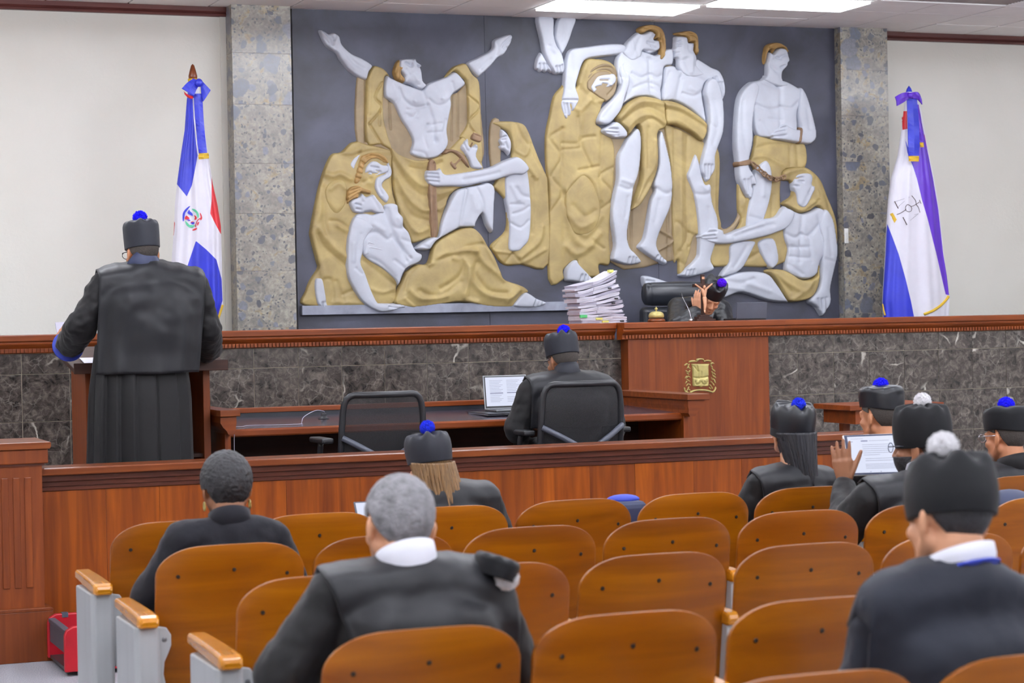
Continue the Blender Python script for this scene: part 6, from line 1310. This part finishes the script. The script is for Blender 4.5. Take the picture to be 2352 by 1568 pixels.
# 6 woman with long light-brown hair
Y6 = 8.28
def long_hair(P, m, top, wtop, wbot, zend, back=0.10, lean=0.0, name='long_hair', curl=0.0, full=0.75):
    c = P.H@Vector((0, -0.012, 0.0)); rs = np.random.RandomState(5); K = 170; rows = []; ph = rs.uniform(0, 6, 6)
    for j in range(26):
        f = j/25; z = c.z+top+(zend-c.z-top)*f; row = []
        w = wtop+(wbot-wtop)*f**0.8
        for i in range(K+1):
            t = (i/K-0.5)*PI*(1.0+full*(1-0.35*f)); st = 0.0012*math.sin(37*t+ph[0]+f)+0.0026*math.sin(11*t+ph[1]+2*f)+0.0008*math.sin(83*t+ph[2])
            x = c.x+lean*f+(w+st)*math.sin(t); y = c.y-P.fy*((back*(1-0.35*f)+st*1.5)*math.cos(t))-P.fy*(0.02+0.05*f)
            row.append(Vector((x, y, z+0.02*f*math.sin(5*t+ph[3])+0.005*f*math.sin(23*t))))
        rows.append(row)
    return MB().add([p for r in rows for p in r], [(j*(K+1)+i, j*(K+1)+i+1, (j+1)*(K+1)+i+1, (j+1)*(K+1)+i) for j in range(25) for i in range(K)]).obj(name, M[m], P.root, smooth=True, solid=0.01)
P = person('person with long light-brown hair under a grey cap with blue pompom', Y6, 0, HC(985, 1053, Y6, 0.012, 0.15), 1.0, 0.2, 0.15, -0.05, 'skin_light',
    sh=(J(925, 1160, Y6), J(1115, 1148, Y6)), el=(J(900, 1240, Y6+0.05), J(1148, 1230, Y6+0.03)), wr=(J(940, 1255, Y6+0.25), J(1090, 1255, Y6+0.25)), cloth='robe', armr=(0.066, 0.066, 0.06), torso_d=0.11, hairm='hair_brown')
yoke(P, 'yoke', J(905, 1150, Y6).x, J(1138, 1140, Y6).x, 0.6, off=0.012, name='robe_panel')
collar(P, 'shirt', 0.078, 0.082, 0.035, flare=1.1, name='shirt_collar')
long_hair(P, 'hair_brown', 0.015, 0.086, 0.092, J(1000, 1152, Y6).z, back=0.105, lean=0.03)
cap(P, 'cap_grey', 'pom_blue', 0.032, brim=0.012, top=0.125, rx=0.089, ry=0.107, flare=1.06, ruffle=0.05, edge=0.55, puff=0.016, pz=0.155, pxy=(0.0, -0.03), back=-0.004)

# 7 woman with long black hair
Y7 = 8.28
P = person('person with long straight black hair under a shiny cap with blue pompom, front row', Y7, 0, J(1817, 990, Y7), 1.02, 0.0, -0.14, 0.02, 'skin_light',
    sh=(J(1745, 1118, Y7), J(1895, 1108, Y7)), el=(J(1708, 1190, Y7+0.05), J(1912, 1180, Y7+0.05)), wr=(J(1750, 1230, Y7+0.25), J(1890, 1230, Y7+0.25)), cloth='robe', armr=(0.07, 0.07, 0.065), torso_d=0.115, hairm='hair_sleek')
yoke(P, 'yoke', J(1728, 1105, Y7).x, J(1922, 1100, Y7).x, 0.66, off=0.013, xlb=J(1752, 1110, Y7).x, name='robe_panel')
long_hair(P, 'hair_sleek', 0.0, 0.088, 0.052, J(1830, 1112, Y7).z, back=0.104, lean=0.015, full=0.95)
cap(P, 'satin', 'pom_blue', 0.032, brim=-0.015, top=0.118, rx=0.089, ry=0.107, flare=1.06, ruffle=0.05, edge=0.6, puff=0.014, pz=0.128, pxy=(-0.005, -0.06), back=-0.015, band=0.05)

# 8 man turned left, behind the tablet
Y8 = 8.42
P = person('person with cropped hair and a cap with blue pompom, head seen above the tablet', Y8, 0, HC(2022, 938, Y8, 0.03, 0.05, 1.05), 1.05, 0.28, 0.05, 0.0, 'skin_tan',
    sh=(J(1976, 1070, Y8), J(2122, 1062, Y8)), el=(J(1972, 1150, Y8+0.05), J(2130, 1150, Y8+0.05)), wr=(J(1970, 1180, Y8+0.25), J(2090, 1180, Y8+0.25)), cloth='robe', armr=(0.075, 0.07, 0.065), hairm='hair_short')
collar(P, 'robe', 0.076, 0.08, 0.05, name='robe_collar')
cap(P, 'satin', 'pom_bright', 0.038, brim=0.045, top=0.130, rx=0.086, ry=0.106, flare=1.04, ruffle=0.02, sq=0.12, pleats=4, puff=0.006, pz=0.135, back=-0.02)

# 9 man reading a tablet
Y9 = 7.30
P = person('bearded person holding up a tablet, black robe and white-tufted cap', Y9, 0, HC(2114, 1016, Y9, 0.012, 0.05, 1.07), 1.07, 0.62, 0.05, 0.0, 'skin_brown',
    sh=(J(2000, 1150, Y9), J(2215, 1130, Y9)), el=(J(1942, 1215, Y9+0.10), J(2240, 1230, Y9+0.06)), wr=(J(1940, 1110, Y9+0.30), J(2150, 1120, Y9+0.34)),
    hands={0: dict(f=(-0.10, 0.03, 1), n=(0.75, 0.65, 0), side=-1, curl=0.06, spread=0.8, thumb=(0.42, -0.18, 0.9)), 1: dict(f=(-0.4, 0.2, 0.9), n=(-0.6, 0.5, 0), side=1, curl=0.3)}, cloth='robe', armr=(0.082, 0.08, 0.058), bvox=0.0048, hairm='hair_black', hipx=J(2125, 1200, Y9).x)
yoke(P, 'yoke', J(1985, 1120, Y9).x, J(2240, 1110, Y9).x, 0.62, off=0.013, xlb=J(2010, 1130, Y9).x)
collar(P, 'shirt', 0.074, 0.08, 0.055, name='shirt_collar', flare=1.1)
cap(P, 'cap_black', 'pom_white', 0.036, brim=0.0, top=0.148, rx=0.089, ry=0.108, flare=1.07, ruffle=0.04, edge=0.42, roof=0.02, pz=0.172, pxy=(0.0, -0.02), puff=0.012); glasses(P, 'glass')
shell(P.H, lambda q: q.z < -0.03 and q.y > -0.01, r=(0.068, 0.078, 0.098), c=(0, 0.028, -0.028)).obj('beard', M['hair_black'], P.root, smooth=True, solid=0.006)
wv = P.H.translation; wp = J(1940, 1110, Y9+0.30)
MB().lathe(wp+Vector((0.0, -0.005, -0.022)), [(0.034, -0.012), (0.037, -0.006), (0.037, 0.006), (0.034, 0.012)], 24, 0, (-0.02, -0.1, 1)).obj('watch_strap', M['navy'], P.root, smooth=True)
MB().lathe(wp+Vector((-0.026, -0.024, -0.016)), [(0, -0.004), (0.014, -0.004), (0.014, 0.004), (0, 0.004)], 16, 0, (-0.6, -0.8, 0.1)).obj('watch_face', M['gold_cloth'], P.root)
t = thing('tablet', 'white-cased tablet showing a page of text, held up by the bearded man', 'tablet', J(2010, 1045, Y9+0.30))
q = [J(1936, 999, Y9+0.36), J(2092, 993, Y9+0.38), J(2098, 1088, Y9+0.29), J(1953, 1092, Y9+0.27)]
def slab(q, off, th, nm, m, par, a=0.0, b=1.0, c=0.0, d=1.0, kind=None, rects=None, bevel=0.0):
    nrm = (q[1]-q[0]).cross(q[3]-q[0]).normalized();  nrm = nrm if nrm.y < 0 else -nrm
    mb = MB()
    for a, b, c, d in (rects or [(a, b, c, d)]):
        def pt(u, v): return q[0].lerp(q[1], u).lerp(q[3].lerp(q[2], u), v)
        c4 = [pt(a, c), pt(b, c), pt(b, d), pt(a, d)]
        mb.add([p+nrm*off for p in c4]+[p+nrm*(off+th) for p in c4], [(0, 3, 2, 1), (4, 5, 6, 7), (0, 1, 5, 4), (1, 2, 6, 5), (2, 3, 7, 6), (3, 0, 4, 7)])
    return mb.obj(nm, m, par, kind=kind, bevel=bevel)
bd = slab(q, -0.009, 0.009, 'case', M['white_plastic'], t, bevel=0.003)
slab(q, 0.0003, 0.0012, 'bezel', M['navy'], t, 0.012, 0.988, 0.015, 0.985)
scn = slab(q, 0.0017, 0.0006, 'screen', M['screen'], t, 0.05, 0.955, 0.055, 0.945)
rects = [(0.09, 0.28, 0.11, 0.116), (0.08, 0.12, 0.175, 0.19), (0.24, 0.34, 0.155, 0.185), (0.36, 0.66, 0.165, 0.172)]+[(0.25, 0.70-0.2*(k == 5), 0.26+0.05*k, 0.267+0.05*k) for k in range(6)]+[(0.27, 0.72, 0.60, 0.607), (0.27, 0.72, 0.65, 0.657)]+[(0.26, 0.72, 0.735+0.035*k, 0.741+0.035*k) for k in range(4)]+[(0.32, 0.335, 0.915, 0.93), (0.48, 0.495, 0.915, 0.93)]
slab(q, 0.0024, 0.0003, 'text_line', M['screen_text'], scn, kind='stuff', rects=rects)

# 10 man at the right edge
Y10 = 8.36
P = person('person at the right edge in a cap with blue pompom, head turned slightly left', Y10, 0, HC(2310, 984, Y10, 0.03, 0.1, 1.05), 1.05, 0.3, 0.1, 0.06, 'skin_tan',
    sh=(J(2248, 1112, Y10), J(2415, 1100, Y10)), el=(J(2225, 1180, Y10+0.1), J(2440, 1180, Y10+0.05)), wr=(J(2230, 1150, Y10+0.33), J(2390, 1210, Y10+0.3)), cloth='robe', armr=(0.08, 0.078, 0.07), hairm='hair_short')
yoke(P, 'yoke', J(2232, 1100, Y10).x, J(2430, 1095, Y10).x, 0.66, off=0.013)
collar(P, 'robe', 0.08, 0.084, 0.05, name='robe_collar'); glasses(P, 'chrome')
cap(P, 'cap_black', 'pom_bright', 0.040, brim=0.035, top=0.130, rx=0.090, ry=0.109, flare=1.05, ruffle=0.02, sq=0.06, pleats=4, pz=0.145, back=-0.015)
laptop('thin open laptop on the knees of the capped man at the right edge', J(2150, 1072, 8.86).x, J(2262, 1058, 8.86).x, 8.98, 0.66, 0.2, 0.19, 0.1, M['grey_plastic'], True)

# 11 nearest man at the right
Y11 = 4.10
P = person('nearest person at the right, dark robe and cap with white pompom, head bowed', Y11, 0, HC(2178, 1166, Y11, 0.0, 0.2, 1.08), 1.08, 0.12, 0.2, 0.12, 'skin_light',
    sh=(J(2032, 1392, Y11), J(2385, 1412, Y11)), el=(J(1985, 1560, Y11+0.06), J(2470, 1570, Y11+0.05)), wr=(J(2060, 1640, Y11+0.28), J(2380, 1640, Y11+0.28)), cloth='suit', armr=(0.066, 0.07, 0.07), torso_d=0.125, hairm='hair_black', hipx=J(2240, 1500, Y11).x, wrinkle=0.02, nbz=0.125)
yoke(P, 'suit', J(1972, 1330, Y11).x, J(2445, 1350, Y11).x, 0.5, off=0.010, xlb=J(1985, 1340, Y11).x, xrb=J(2440, 1340, Y11).x, name='robe_panel')
collar(P, 'blue_trim', 0.083, 0.083, -0.010, flare=1.02, name='robe_trim'); collar(P, 'shirt', 0.078, 0.078, 0.030, flare=1.0, name='shirt_collar')
cap(P, 'cap_black', 'pom_white', 0.037, brim=0.0, top=0.118, rx=0.085, ry=0.107, flare=1.06, ruffle=0.05, edge=0.38, roof=0.02, pz=0.15, pxy=(-0.012, -0.01), puff=0.016, pleats=6)

# tablet corner behind the second front-row seat
t = thing('tablet', 'tablet corner showing above the second seat of the front row', 'tablet', J(850, 1180, 8.25))
q = [J(812, 1152, 8.45), J(900, 1148, 8.45), J(906, 1215, 8.36), J(826, 1220, 8.36)]
slab(q, -0.008, 0.008, 'case', M['grey_plastic'], t, bevel=0.002); slab(q, 0.0003, 0.001, 'screen', M['screen'], t, 0.04, 0.96, 0.05, 0.95)
